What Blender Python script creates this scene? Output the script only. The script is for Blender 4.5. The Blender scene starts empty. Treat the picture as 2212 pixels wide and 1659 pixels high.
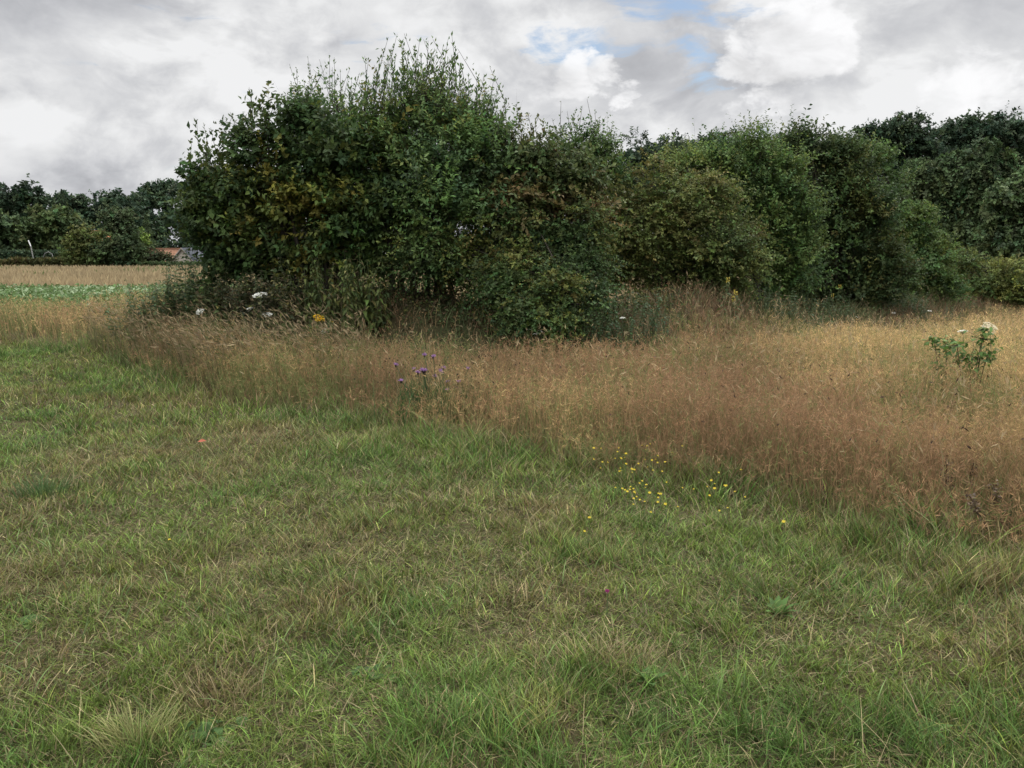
import bpy, math, random
import numpy as np

RNG = np.random.default_rng(11)
random.seed(11)
sc = bpy.context.scene
COL = sc.collection

# ------------------------------------------------------------------ camera
W, H, F = 1024, 768, 851.0
HORIZON = 248.0
PITCH = math.atan((H / 2 - HORIZON) / F)
EYE = 1.6
cam_d = bpy.data.cameras.new('camera')
cam = bpy.data.objects.new('camera', cam_d)
COL.objects.link(cam)
cam.location = (0, 0, EYE)
cam.rotation_euler = (math.pi / 2 - PITCH, 0, 0)
cam_d.sensor_width = 36.0
cam_d.lens = 36.0 * F / W
cam_d.clip_start = 0.05
cam_d.clip_end = 3000
sc.camera = cam

# ------------------------------------------------------------------ exposure
sc.view_settings.view_transform = 'Standard'
sc.view_settings.look = 'None'
sc.view_settings.exposure = 0.0
sc.view_settings.gamma = 1.0
sc.cycles.max_bounces = 6
sc.cycles.diffuse_bounces = 4
sc.cycles.glossy_bounces = 2
sc.cycles.transmission_bounces = 4

# ------------------------------------------------------------------ pixel helpers (photo measured on a 2212 x 1659 view)
S = 1024.0 / 2212.0
cp, sp = math.cos(PITCH), math.sin(PITCH)

def ray(u, v):
    x = (u * S - W / 2) / F
    y = -(v * S - H / 2) / F
    return np.array([x, cp + sp * y, -sp + cp * y])

def P(u, v, Y):
    d = ray(u, v)
    return np.array([0, 0, EYE]) + d * (Y / d[1])

SUN_EL, SUN_AZ = math.radians(52), math.radians(35)

# ------------------------------------------------------------------ world : daylight sky with a broken cloud deck
world = bpy.data.worlds.new('World')
sc.world = world
world.use_nodes = True
nt = world.node_tree
nt.nodes.clear()
N = nt.nodes.new
L = nt.links.new
w_out = N('ShaderNodeOutputWorld')
w_bg = N('ShaderNodeBackground')
w_bg.inputs['Strength'].default_value = 0.1
L(w_bg.outputs[0], w_out.inputs[0])
tc = N('ShaderNodeTexCoord')
sky = N('ShaderNodeTexSky')
sky.sky_type = 'NISHITA'
sky.sun_disc = False
sky.sun_elevation = SUN_EL
sky.sun_rotation = SUN_AZ
sky.air_density = 1.0
sky.dust_density = 0.6

def _in(sock, val):
    if isinstance(val, (int, float)):
        sock.default_value = val
    elif isinstance(val, (tuple, list)):
        sock.default_value = val
    else:
        L(val, sock)

def wm(op, a, b=None, c=None):
    n = N('ShaderNodeMath'); n.operation = op
    _in(n.inputs[0], a)
    if b is not None: _in(n.inputs[1], b)
    if c is not None: _in(n.inputs[2], c)
    return n.outputs[0]

def wv(op, a, b=None, out=0):
    n = N('ShaderNodeVectorMath'); n.operation = op
    _in(n.inputs[0], a)
    if b is not None: _in(n.inputs[1], b)
    return n.outputs[out]

def wnoise(vec, scale, detail, rough=0.55, dist=0.0):
    n = N('ShaderNodeTexNoise')
    L(vec, n.inputs['Vector'])
    n.inputs['Scale'].default_value = scale
    n.inputs['Detail'].default_value = detail
    n.inputs['Roughness'].default_value = rough
    n.inputs['Distortion'].default_value = dist
    return n

def wss(val, lo, hi):
    n = N('ShaderNodeMapRange'); n.interpolation_type = 'SMOOTHSTEP'
    L(val, n.inputs['Value'])
    n.inputs['From Min'].default_value = lo
    n.inputs['From Max'].default_value = hi
    return n.outputs['Result']

def wmix(fac, a, b):
    n = N('ShaderNodeMix'); n.data_type = 'RGBA'
    L(fac, n.inputs['Factor'])
    _in(n.inputs[6], a); _in(n.inputs[7], b)
    return n.outputs[2]

dirv = tc.outputs['Generated']
flat = wv('MULTIPLY', dirv, (1.0, 1.0, 1.7))
warpn = wnoise(flat, 6.5, 6.0, 0.6)
warp = wv('MULTIPLY', wv('SUBTRACT', warpn.outputs['Color'], (0.5, 0.5, 0.5)), (0.22, 0.22, 0.16))
dw = wv('NORMALIZE', wv('ADD', dirv, warp))

dw2 = wv('NORMALIZE', wv('ADD', dirv, wv('SCALE', wv('SUBTRACT', wnoise(flat, 18.0, 5.0, 0.6).outputs['Color'], (0.5, 0.5, 0.5)))))
dw2.node.inputs[0].links[0].from_node.inputs[1].links[0].from_node.inputs['Scale'].default_value = 0.07

def blob(u, v, deg, inner=0.0, wv_=None):
    d = ray(u, v); d = d / np.linalg.norm(d)
    # real directions are unwarped means, so aim a little by hand where needed
    dot = wv('DOT_PRODUCT', wv_ or dw, tuple(float(q) for q in d), out=1)
    return wss(dot, math.cos(math.radians(deg)), math.cos(math.radians(inner)))

flat2 = wv('ADD', flat, wv('MULTIPLY', wv('SUBTRACT', wnoise(flat, 5.0, 3.0, 0.5).outputs['Color'], (0.5, 0.5, 0.5)), (0.12, 0.12, 0.12)))
nA = wnoise(flat2, 5.5, 10.0, 0.56, 0.0).outputs['Fac']
nB = wnoise(wv('ADD', flat2, (3.1, 1.7, 0.4)), 15.0, 8.0, 0.58, 0.0).outputs['Fac']
sepz = N('ShaderNodeSeparateXYZ'); L(dirv, sepz.inputs[0])
zen = wss(sepz.outputs['Z'], 0.30, 0.75)
nA2 = wnoise(wv('ADD', flat2, (0.012, -0.01, 0.045)), 5.5, 10.0, 0.56, 0.0).outputs['Fac']
relief = wm('SUBTRACT', nA, nA2)
puff = wss(nA, 0.42, 0.57)
br = wm('MULTIPLY_ADD', puff, 0.15, 0.645)
br = wm('MULTIPLY_ADD', relief, 0.85, br)
br = wm('MULTIPLY_ADD', wm('SUBTRACT', nB, 0.5), 0.20, br)
for (u, v, deg, amp) in [(150, 30, 13, -0.13), (640, 60, 8, -0.06), (60, 190, 8, 0.12), (330, 185, 8, 0.15),
                         (560, 120, 6, 0.10), (280, 350, 6, -0.12), (60, 330, 7, -0.04), (1130, 60, 9, 0.04),
                         (1440, 210, 7, -0.05), (1180, 300, 6, 0.08), (1500, 260, 6, -0.02),
                         (1850, 250, 6, 0.08), (2010, 50, 8, 0.05), (1880, 60, 4, -0.05), (1940, 300, 5, 0.08)]:
    br = wm('MULTIPLY_ADD', blob(u, v, deg), amp, br)
tint = wmix(wss(br, 0.45, 0.85), (0.962, 0.978, 1.03, 1), (0.995, 1.0, 1.008, 1))
brc = wm('MINIMUM', wm('MAXIMUM', br, 0.46), 0.88)
cloud = wv('SCALE', tint, out=0)
cloud_n = cloud.node
# the overcast dome brightens toward the zenith
L(wm('MULTIPLY', brc, wm('MULTIPLY_ADD', zen, 26.0, 10.0)), cloud_n.inputs['Scale'])
# bright cumulus tops
def mx(*a):
    o = a[0]
    for q in a[1:]: o = wm('MAXIMUM', o, q)
    return o
def cum(u, v, deg, amp): return wm('MULTIPLY', blob(u, v, deg, 0.0, dw2), amp)
cm = mx(cum(1690, 115, 3.9, 1.15), cum(1775, 100, 2.9, 1.1), cum(1600, 130, 2.4, 1.0), cum(1700, 170, 3.2, 0.8), cum(1240, 165, 2.3, 0.95), cum(1350, 205, 1.3, 0.72), cum(1300, 165, 1.6, 0.72),
        cum(2130, 180, 3.6, 0.68), cum(2060, 190, 3.0, 0.62), cum(1600, 265, 2.2, 0.55), cum(1190, 190, 2.2, 0.6))
cmask = wss(wm('MULTIPLY_ADD', wm('SUBTRACT', nB, 0.5), 1.7, cm), 0.42, 0.92)
wcol = wv('SCALE', (1.0, 1.0, 1.01))
L(wm('MINIMUM', wm('MULTIPLY_ADD', relief, 14.0, 9.5), 9.95), wcol.node.inputs['Scale'])
white = wcol
# gaps of blue
bl = mx(blob(1520, 50, 5.0, 0, dw2), blob(1225, 100, 3.4, 0, dw2), wm('MULTIPLY', blob(1340, 60, 4.5, 0, dw2), 0.9), blob(1450, 0, 5.0, 0, dw2), blob(1640, 25, 4.0, 0, dw2))
bmask = wm('MULTIPLY', wss(wm('MULTIPLY_ADD', wm('SUBTRACT', wnoise(wv('MULTIPLY', flat2, (1.0, 1.0, 2.4)), 12.0, 7.0, 0.6).outputs['Fac'], 0.5), 4.8, bl), 0.54, 1.65), 0.9)
bluesky = wv('MULTIPLY', sky.outputs[0], (1.0, 1.0, 1.0))
c1 = wmix(bmask, cloud, bluesky)
c2 = wmix(wm('MULTIPLY', cmask, 0.95), c1, white)
L(c2, w_bg.inputs['Color'])

# ------------------------------------------------------------------ sun (veiled by cloud)
sun_d = bpy.data.lights.new('sun', 'SUN')
sun_d.energy = 1.5
sun_d.angle = math.radians(25)
sun_d.color = (1.0, 0.95, 0.88)
sun_o = bpy.data.objects.new('sun', sun_d)
COL.objects.link(sun_o)
sun_o.rotation_euler = (math.pi / 2 - SUN_EL, 0, -SUN_AZ + math.pi)
sun_o.location = (20, 20, 40)

# ------------------------------------------------------------------ numpy noise
_TAB = np.random.default_rng(5).random((256, 256))

def vnoise(x, y, scale, seed=0):
    x = np.asarray(x) / scale + seed * 17.31 + 1000
    y = np.asarray(y) / scale + seed * 9.17 + 1000
    xi = np.floor(x).astype(int); yi = np.floor(y).astype(int)
    fx = x - xi; fy = y - yi
    fx = fx * fx * (3 - 2 * fx); fy = fy * fy * (3 - 2 * fy)
    a = _TAB[xi % 256, yi % 256]; b = _TAB[(xi + 1) % 256, yi % 256]
    c = _TAB[xi % 256, (yi + 1) % 256]; d = _TAB[(xi + 1) % 256, (yi + 1) % 256]
    return (a * (1 - fx) + b * fx) * (1 - fy) + (c * (1 - fx) + d * fx) * fy

def fbm(x, y, scale, seed=0, octv=3):
    t = 0; a = 1; s = 0
    for i in range(octv):
        t = t + a * vnoise(x, y, scale / 2 ** i, seed + i * 3); s += a; a *= 0.55
    return t / s

def sstep(a, b, x):
    t = np.clip((np.asarray(x) - a) / (b - a), 0, 1)
    return t * t * (3 - 2 * t)

# ------------------------------------------------------------------ terrain
BANK = np.array([(-5.0, 14.4), (-2.5, 13.1), (0, 12.1), (1.6, 12.4), (3.6, 14.8), (7.2, 18.8), (11, 23.0), (14.5, 27), (24, 36)])

def bank_dist(x, y):
    best = np.full(np.shape(x), 1e9)
    for (ax, ay), (bx, by) in zip(BANK[:-1], BANK[1:]):
        dx, dy = bx - ax, by - ay
        t = np.clip(((x - ax) * dx + (y - ay) * dy) / (dx * dx + dy * dy), 0, 1)
        best = np.minimum(best, np.hypot(x - ax - t * dx, y - ay - t * dy))
    return best

def terrain(x, y):
    x = np.asarray(x, float); y = np.asarray(y, float)
    z = -0.62 * sstep(8, 23, y) * sstep(0.3, 5.5, x)
    z = z - 0.0110 * np.maximum(y - 24, 0) * (1 - sstep(60, 400, y) * 0.6) - 3.6 * sstep(108, 140, y) * (1 - sstep(10, 30, x))
    z = z + (0.86 - 0.26 * sstep(2.0, 6, x)) * np.exp(-(bank_dist(x, y) / 1.2) ** 2) * (0.75 + 0.5 * vnoise(x, y, 1.7, 4))
    near = 1 - sstep(30, 60, y)
    z = z + near * 0.05 * (fbm(x, y, 1.6, 2) - 0.5) + near * 0.025 * (vnoise(x, y, 0.35, 8) - 0.5)
    return z

def G(u, v):
    """ground point seen at a photo pixel"""
    d = ray(u, v)
    t = 1.0
    o = np.array([0, 0, EYE])
    for i in range(1600):
        p = o + d * t
        if p[2] <= float(terrain(p[0], p[1])):
            break
        t *= 1.004
    return p

def GZ(u, v, z):
    d = ray(u, v)
    t = (z - EYE) / d[2]
    return np.array([0, 0, EYE]) + d * t

# edge of the mown grass (x -> y)
EDGE = np.array([G(u, v)[:2] for u, v in [(-500, 738), (-250, 738), (0, 738), (190, 745), (330, 802), (430, 855), (560, 885), (750, 898), (900, 930),
                                          (1000, 962), (1100, 985), (1250, 1012), (1400, 1030), (1600, 1072), (1750, 1110), (1900, 1145),
                                          (2050, 1175), (2212, 1205), (2500, 1265), (2900, 1350)]])
EDGE = EDGE[np.argsort(EDGE[:, 0])]

def edge_y(x):
    return np.interp(x, EDGE[:, 0], EDGE[:, 1])

# ------------------------------------------------------------------ materials
def leafy(name, translucent=0.22, rough=0.5, spec=0.3):
    m = bpy.data.materials.new(name); m.use_nodes = True
    t = m.node_tree; t.nodes.clear()
    out = t.nodes.new('ShaderNodeOutputMaterial')
    at = t.nodes.new('ShaderNodeAttribute'); at.attribute_name = 'Col'
    pr = t.nodes.new('ShaderNodeBsdfPrincipled')
    pr.inputs['Roughness'].default_value = rough
    pr.inputs['Specular IOR Level'].default_value = spec
    tr = t.nodes.new('ShaderNodeBsdfTranslucent')
    mx = t.nodes.new('ShaderNodeMixShader'); mx.inputs[0].default_value = translucent
    hs = t.nodes.new('ShaderNodeHueSaturation'); hs.inputs['Value'].default_value = 1.25; hs.inputs['Hue'].default_value = 0.485
    t.links.new(at.outputs['Color'], pr.inputs['Base Color'])
    t.links.new(at.outputs['Color'], hs.inputs['Color'])
    t.links.new(hs.outputs[0], tr.inputs['Color'])
    t.links.new(pr.outputs[0], mx.inputs[1]); t.links.new(tr.outputs[0], mx.inputs[2])
    t.links.new(mx.outputs[0], out.inputs[0])
    return m

def noisy(name, c1, c2, scale=6.0, rough=0.8, spec=0.2, bump=0.0, stretch=(1, 1, 1)):
    m = bpy.data.materials.new(name); m.use_nodes = True
    t = m.node_tree
    pr = t.nodes['Principled BSDF']
    pr.inputs['Roughness'].default_value = rough
    pr.inputs['Specular IOR Level'].default_value = spec
    co = t.nodes.new('ShaderNodeTexCoord')
    mp = t.nodes.new('ShaderNodeMapping'); mp.inputs['Scale'].default_value = stretch
    no = t.nodes.new('ShaderNodeTexNoise'); no.inputs['Scale'].default_value = scale; no.inputs['Detail'].default_value = 8
    rp = t.nodes.new('ShaderNodeValToRGB')
    rp.color_ramp.elements[0].position = 0.35; rp.color_ramp.elements[1].position = 0.68
    rp.color_ramp.elements[0].color = (*c1, 1); rp.color_ramp.elements[1].color = (*c2, 1)
    t.links.new(co.outputs['Object'], mp.inputs[0]); t.links.new(mp.outputs[0], no.inputs['Vector'])
    t.links.new(no.outputs['Fac'], rp.inputs[0]); t.links.new(rp.outputs[0], pr.inputs['Base Color'])
    if bump:
        bp = t.nodes.new('ShaderNodeBump'); bp.inputs['Strength'].default_value = bump
        t.links.new(no.outputs['Fac'], bp.inputs['Height']); t.links.new(bp.outputs[0], pr.inputs['Normal'])
    return m

M_LEAF = leafy('leaf', 0.28, 0.6, 0.16)
M_FAR = leafy('far_leaf', 0.15, 0.7, 0.1)
M_GRASS = leafy('grass_blade', 0.16, 0.55, 0.2)
M_DRY = leafy('dry_grass', 0.30, 0.65, 0.15)
M_PETAL = leafy('petal', 0.30, 0.6, 0.2)
M_BARK = noisy('bark', (0.025, 0.021, 0.017), (0.08, 0.07, 0.055), 14, 0.9, 0.15, 0.4, (1, 1, 0.2))
M_STEM = leafy('stem', 0.0, 0.6, 0.25)

# ------------------------------------------------------------------ mesh building from arrays
class MB:
    def __init__(self):
        self.v = []; self.f = {3: [], 4: []}; self.c = []; self.n = 0
    def add(self, verts, faces_list, cols):
        """verts (n,3), faces_list arrays (m,3)/(m,4), cols (n,3)"""
        verts = np.asarray(verts, np.float32).reshape(-1, 3)
        for f in faces_list:
            f = np.asarray(f, np.int64)
            if len(f): self.f[f.shape[1]].append(f + self.n)
        cols = np.broadcast_to(np.asarray(cols, np.float32), verts.shape)
        self.v.append(verts); self.c.append(cols); self.n += len(verts)
    def build(self, name, mat, parent=None, origin=None, smooth=False):
        v = np.concatenate(self.v); c = np.concatenate(self.c)
        if origin is not None: v = v - np.asarray(origin, np.float32)
        t = np.concatenate(self.f[3]) if self.f[3] else np.zeros((0, 3), np.int64)
        q = np.concatenate(self.f[4]) if self.f[4] else np.zeros((0, 4), np.int64)
        me = bpy.data.meshes.new(name)
        me.vertices.add(len(v)); me.vertices.foreach_set('co', v.ravel().astype(np.float32))
        nl = t.size + q.size
        me.loops.add(nl)
        me.loops.foreach_set('vertex_index', np.concatenate([t.ravel(), q.ravel()]).astype(np.int32))
        me.polygons.add(len(t) + len(q))
        st = np.concatenate([np.arange(len(t)) * 3, t.size + np.arange(len(q)) * 4]).astype(np.int32)
        me.polygons.foreach_set('loop_start', st)
        if smooth:
            me.polygons.foreach_set('use_smooth', np.ones(len(t) + len(q), bool))
        at = me.attributes.new('Col', 'FLOAT_COLOR', 'POINT')
        at.data.foreach_set('color', np.concatenate([c, np.ones((len(c), 1), np.float32)], 1).ravel().astype(np.float32))
        me.materials.append(mat)
        me.update(calc_edges=True)
        o = bpy.data.objects.new(name, me)
        COL.objects.link(o)
        if parent is not None: o.parent = parent
        if origin is not None and parent is None: o.location = tuple(float(q_) for q_ in origin)
        return o

def norm(a):
    return a / np.maximum(np.linalg.norm(a, axis=-1, keepdims=True), 1e-9)

def leaves(mb, pos, axis, up, length, width, cols, fold=0.18, curl=0.0):
    n = len(pos)
    axis = norm(axis)
    side = norm(np.cross(axis, up))
    nrm = np.cross(side, axis)
    length = np.asarray(length).reshape(-1, 1); width = np.asarray(width).reshape(-1, 1)
    v = np.empty((n, 4, 3), np.float32)
    v[:, 0] = pos
    v[:, 1] = pos + axis * length * 0.45 + side * width * 0.5 + nrm * width * fold
    v[:, 2] = pos + axis * length - nrm * length * curl
    v[:, 3] = pos + axis * length * 0.45 - side * width * 0.5 + nrm * width * fold
    b = np.arange(n)[:, None] * 4
    mb.add(v, [np.concatenate([b + [[0, 2, 1]], b + [[0, 3, 2]]])], np.repeat(cols, 4, axis=0))

def broad_leaves(mb, pos, axis, up, length, width, cols, droop=0.35):
    """six vertex leaf, two halves, tip bending down"""
    n = len(pos)
    axis = norm(axis); side = norm(np.cross(axis, up)); nrm = np.cross(side, axis)
    length = np.asarray(length).reshape(-1, 1); width = np.asarray(width).reshape(-1, 1)
    mid = pos + axis * length * 0.5 - np.array([0, 0, 1]) * length * droop * 0.25
    tip = pos + axis * length * 0.9 - np.array([0, 0, 1]) * length * droop
    v = np.empty((n, 8, 3), np.float32)
    q = pos + axis * length * 0.22
    v[:, 0] = pos
    v[:, 1] = q + side * width * 0.44 + nrm * width * 0.12
    v[:, 2] = q - side * width * 0.44 + nrm * width * 0.12
    v[:, 3] = mid + side * width * 0.42 + nrm * width * 0.1
    v[:, 4] = mid - side * width * 0.42 + nrm * width * 0.1
    v[:, 5] = mid
    v[:, 6] = tip
    v[:, 7] = q
    b = np.arange(n)[:, None] * 8
    tri = np.concatenate([b + [[0, 7, 1]], b + [[0, 2, 7]], b + [[5, 6, 3]], b + [[5, 4, 6]]])
    quad = np.concatenate([b + [[7, 5, 3, 1]], b + [[7, 2, 4, 5]]])
    mb.add(v, [tri, quad], np.repeat(cols, 8, axis=0))

def blades(mb, base, height, lean_dir, lean, width, cols_base, cols_tip, seg=3, face=None, power=2.0, taper=0.75):
    """tapering bent strips. lean_dir (n,2), lean (n,) horizontal travel of the tip"""
    n = len(base)
    if face is None:
        a = RNG.uniform(0, 2 * np.pi, n)
    else:
        a = face
    side = np.stack([np.cos(a), np.sin(a), np.zeros(n)], 1)
    v = np.empty((n, 2 * seg + 1, 3), np.float32); c = np.empty((n, 2 * seg + 1, 3), np.float32)
    ld = np.concatenate([lean_dir, np.zeros((n, 1))], 1)
    for k in range(seg + 1):
        t = k / seg
        p = base + ld * (lean * t ** power)[:, None]
        p = p + np.array([0, 0, 1]) * (height * (t - 0.0))[:, None]
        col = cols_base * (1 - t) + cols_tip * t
        if k < seg:
            w = (width * (1 - taper * t ** 1.3) * 0.5)[:, None]
            v[:, 2 * k] = p - side * w; v[:, 2 * k + 1] = p + side * w
            c[:, 2 * k] = col; c[:, 2 * k + 1] = col
        else:
            v[:, 2 * seg] = p; c[:, 2 * seg] = col
    b = np.arange(n)[:, None] * (2 * seg + 1)
    qs = [b + [[2 * k, 2 * k + 1, 2 * k + 3, 2 * k + 2]] for k in range(seg - 1)]
    tr = b + [[2 * seg - 2, 2 * seg - 1, 2 * seg]]
    mb.add(v.reshape(-1, 3), ([np.concatenate(qs)] if qs else []) + [tr], c.reshape(-1, 3))

def tube(mb, pts, radii, col, sides=6):
    pts = np.asarray(pts, float); k = len(pts)
    tan = np.gradient(pts, axis=0); tan = norm(tan)
    ref = np.array([0.3, 0.9, 0.1])
    a = norm(np.cross(tan, ref)); b = np.cross(tan, a)
    ang = np.arange(sides) / sides * 2 * np.pi
    v = pts[:, None, :] + np.asarray(radii).reshape(-1, 1, 1) * (a[:, None, :] * np.cos(ang)[None, :, None] + b[:, None, :] * np.sin(ang)[None, :, None])
    i = np.arange(k - 1)[:, None] * sides; j = np.arange(sides)[None, :]
    j2 = (j + 1) % sides
    f = np.stack([i + j, i + j2, i + sides + j2, i + sides + j], -1).reshape(-1, 4)
    mb.add(v.reshape(-1, 3), [f], col)

def curve_pts(p0, p1, sag=0.12, k=6, wob=0.05, rng=RNG):
    p0 = np.asarray(p0, float); p1 = np.asarray(p1, float)
    t = np.linspace(0, 1, k)[:, None]
    d = np.linalg.norm(p1 - p0)
    mid = (p0 + p1) / 2 + np.array([0, 0, sag * d]) + rng.normal(0, wob * d, 3)
    return (1 - t) ** 2 * p0 + 2 * t * (1 - t) * mid + t ** 2 * p1

def box(mb, lo, hi, col=(0.5, 0.5, 0.5)):
    x0, y0, z0 = lo; x1, y1, z1 = hi
    v = [(x0, y0, z0), (x1, y0, z0), (x1, y1, z0), (x0, y1, z0), (x0, y0, z1), (x1, y0, z1), (x1, y1, z1), (x0, y1, z1)]
    f = [(0, 3, 2, 1), (4, 5, 6, 7), (0, 1, 5, 4), (1, 2, 6, 5), (2, 3, 7, 6), (3, 0, 4, 7)]
    mb.add(v, [np.array(f)], col)

def tag(o, label=None, cat=None, group=None, kind=None):
    if label: o['label'] = label
    if cat: o['category'] = cat
    if group: o['group'] = group
    if kind: o['kind'] = kind
    return o

def thing(name, loc, label, cat, group=None):
    o = bpy.data.objects.new(name, None)
    o.empty_display_size = 0.2
    COL.objects.link(o)
    o.location = tuple(float(q) for q in loc)
    return tag(o, label, cat, group)

def rand_dirs(n):
    return norm(RNG.normal(size=(n, 3)))

def pick_cols(palette, key, jit=0.22, n=None):
    """palette [(rgb, weight)], key in 0..1 (uniform-ish) -> colours"""
    w = np.cumsum([p[1] for p in palette]); w = w / w[-1]
    idx = np.searchsorted(w, np.clip(key, 0, 0.99999))
    c = np.array([p[0] for p in palette])[idx]
    j = np.exp(RNG.normal(0, jit, (len(c), 1)))
    hue = 1 + RNG.normal(0, 0.07, (len(c), 3))
    return np.clip(c * j * hue, 0.002, 0.9)

# ------------------------------------------------------------------ ground
def build_ground():
    xs = np.concatenate([-np.geomspace(600, 14, 34), np.linspace(-13.6, 20, 150), np.geomspace(20.6, 600, 34)])
    ys = np.concatenate([[-300, -120, -50, -20, -8, -3], np.linspace(0, 32, 150), np.geomspace(32.5, 900, 60)])
    X, Y = np.meshgrid(xs, ys)
    Z = terrain(X, Y)
    v = np.stack([X, Y, Z], -1).reshape(-1, 3)
    nx, ny = len(xs), len(ys)
    i = np.arange(ny - 1)[:, None] * nx; j = np.arange(nx - 1)[None, :]
    f = np.stack([i + j, i + j + 1, i + nx + j + 1, i + nx + j], -1).reshape(-1, 4)
    mb = MB(); mb.add(v, [f], (0.06, 0.05, 0.03))
    m = bpy.data.materials.new('soil_and_thatch'); m.use_nodes = True
    t = m.node_tree; pr = t.nodes['Principled BSDF']
    pr.inputs['Roughness'].default_value = 0.95; pr.inputs['Specular IOR Level'].default_value = 0.1
    co = t.nodes.new('ShaderNodeTexCoord')
    n1 = t.nodes.new('ShaderNodeTexNoise'); n1.inputs['Scale'].default_value = 40; n1.inputs['Detail'].default_value = 8
    n2 = t.nodes.new('ShaderNodeTexNoise'); n2.inputs['Scale'].default_value = 0.7; n2.inputs['Detail'].default_value = 5
    r1 = t.nodes.new('ShaderNodeValToRGB')
    r1.color_ramp.elements[0].color = (0.014, 0.012, 0.007, 1); r1.color_ramp.elements[1].color = (0.085, 0.068, 0.036, 1)
    r1.color_ramp.elements[0].position = 0.3; r1.color_ramp.elements[1].position = 0.72
    r2 = t.nodes.new('ShaderNodeValToRGB')
    r2.color_ramp.elements[0].color = (0.022, 0.033, 0.010, 1); r2.color_ramp.elements[1].color = (0.08, 0.062, 0.03, 1)
    r2.color_ramp.elements[0].position = 0.35; r2.color_ramp.elements[1].position = 0.65
    mx = t.nodes.new('ShaderNodeMix'); mx.data_type = 'RGBA'; mx.inputs['Factor'].default_value = 0.5
    t.links.new(co.outputs['Object'], n1.inputs['Vector']); t.links.new(co.outputs['Object'], n2.inputs['Vector'])
    t.links.new(n1.outputs['Fac'], r1.inputs[0]); t.links.new(n2.outputs['Fac'], r2.inputs[0])
    t.links.new(r1.outputs[0], mx.inputs[6]); t.links.new(r2.outputs[0], mx.inputs[7])
    t.links.new(mx.outputs[2], pr.inputs['Base Color'])
    o = mb.build('ground', m, smooth=True)
    tag(o, kind='structure')
build_ground()

# ------------------------------------------------------------------ mown grass
GREEN = np.array([0.165, 0.245, 0.050]); GREEN2 = np.array([0.112, 0.208, 0.046]); OLIVE = np.array([0.205, 0.245, 0.060])
STRAW = np.array([0.42, 0.35, 0.18]); BROWN = np.array([0.19, 0.145, 0.065])

def sector(n, r0, r1, half=0.72):
    r = np.sqrt(RNG.uniform(r0 * r0, r1 * r1, n)); a = RNG.uniform(-half, half, n)
    return r * np.sin(a), r * np.cos(a)

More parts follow.
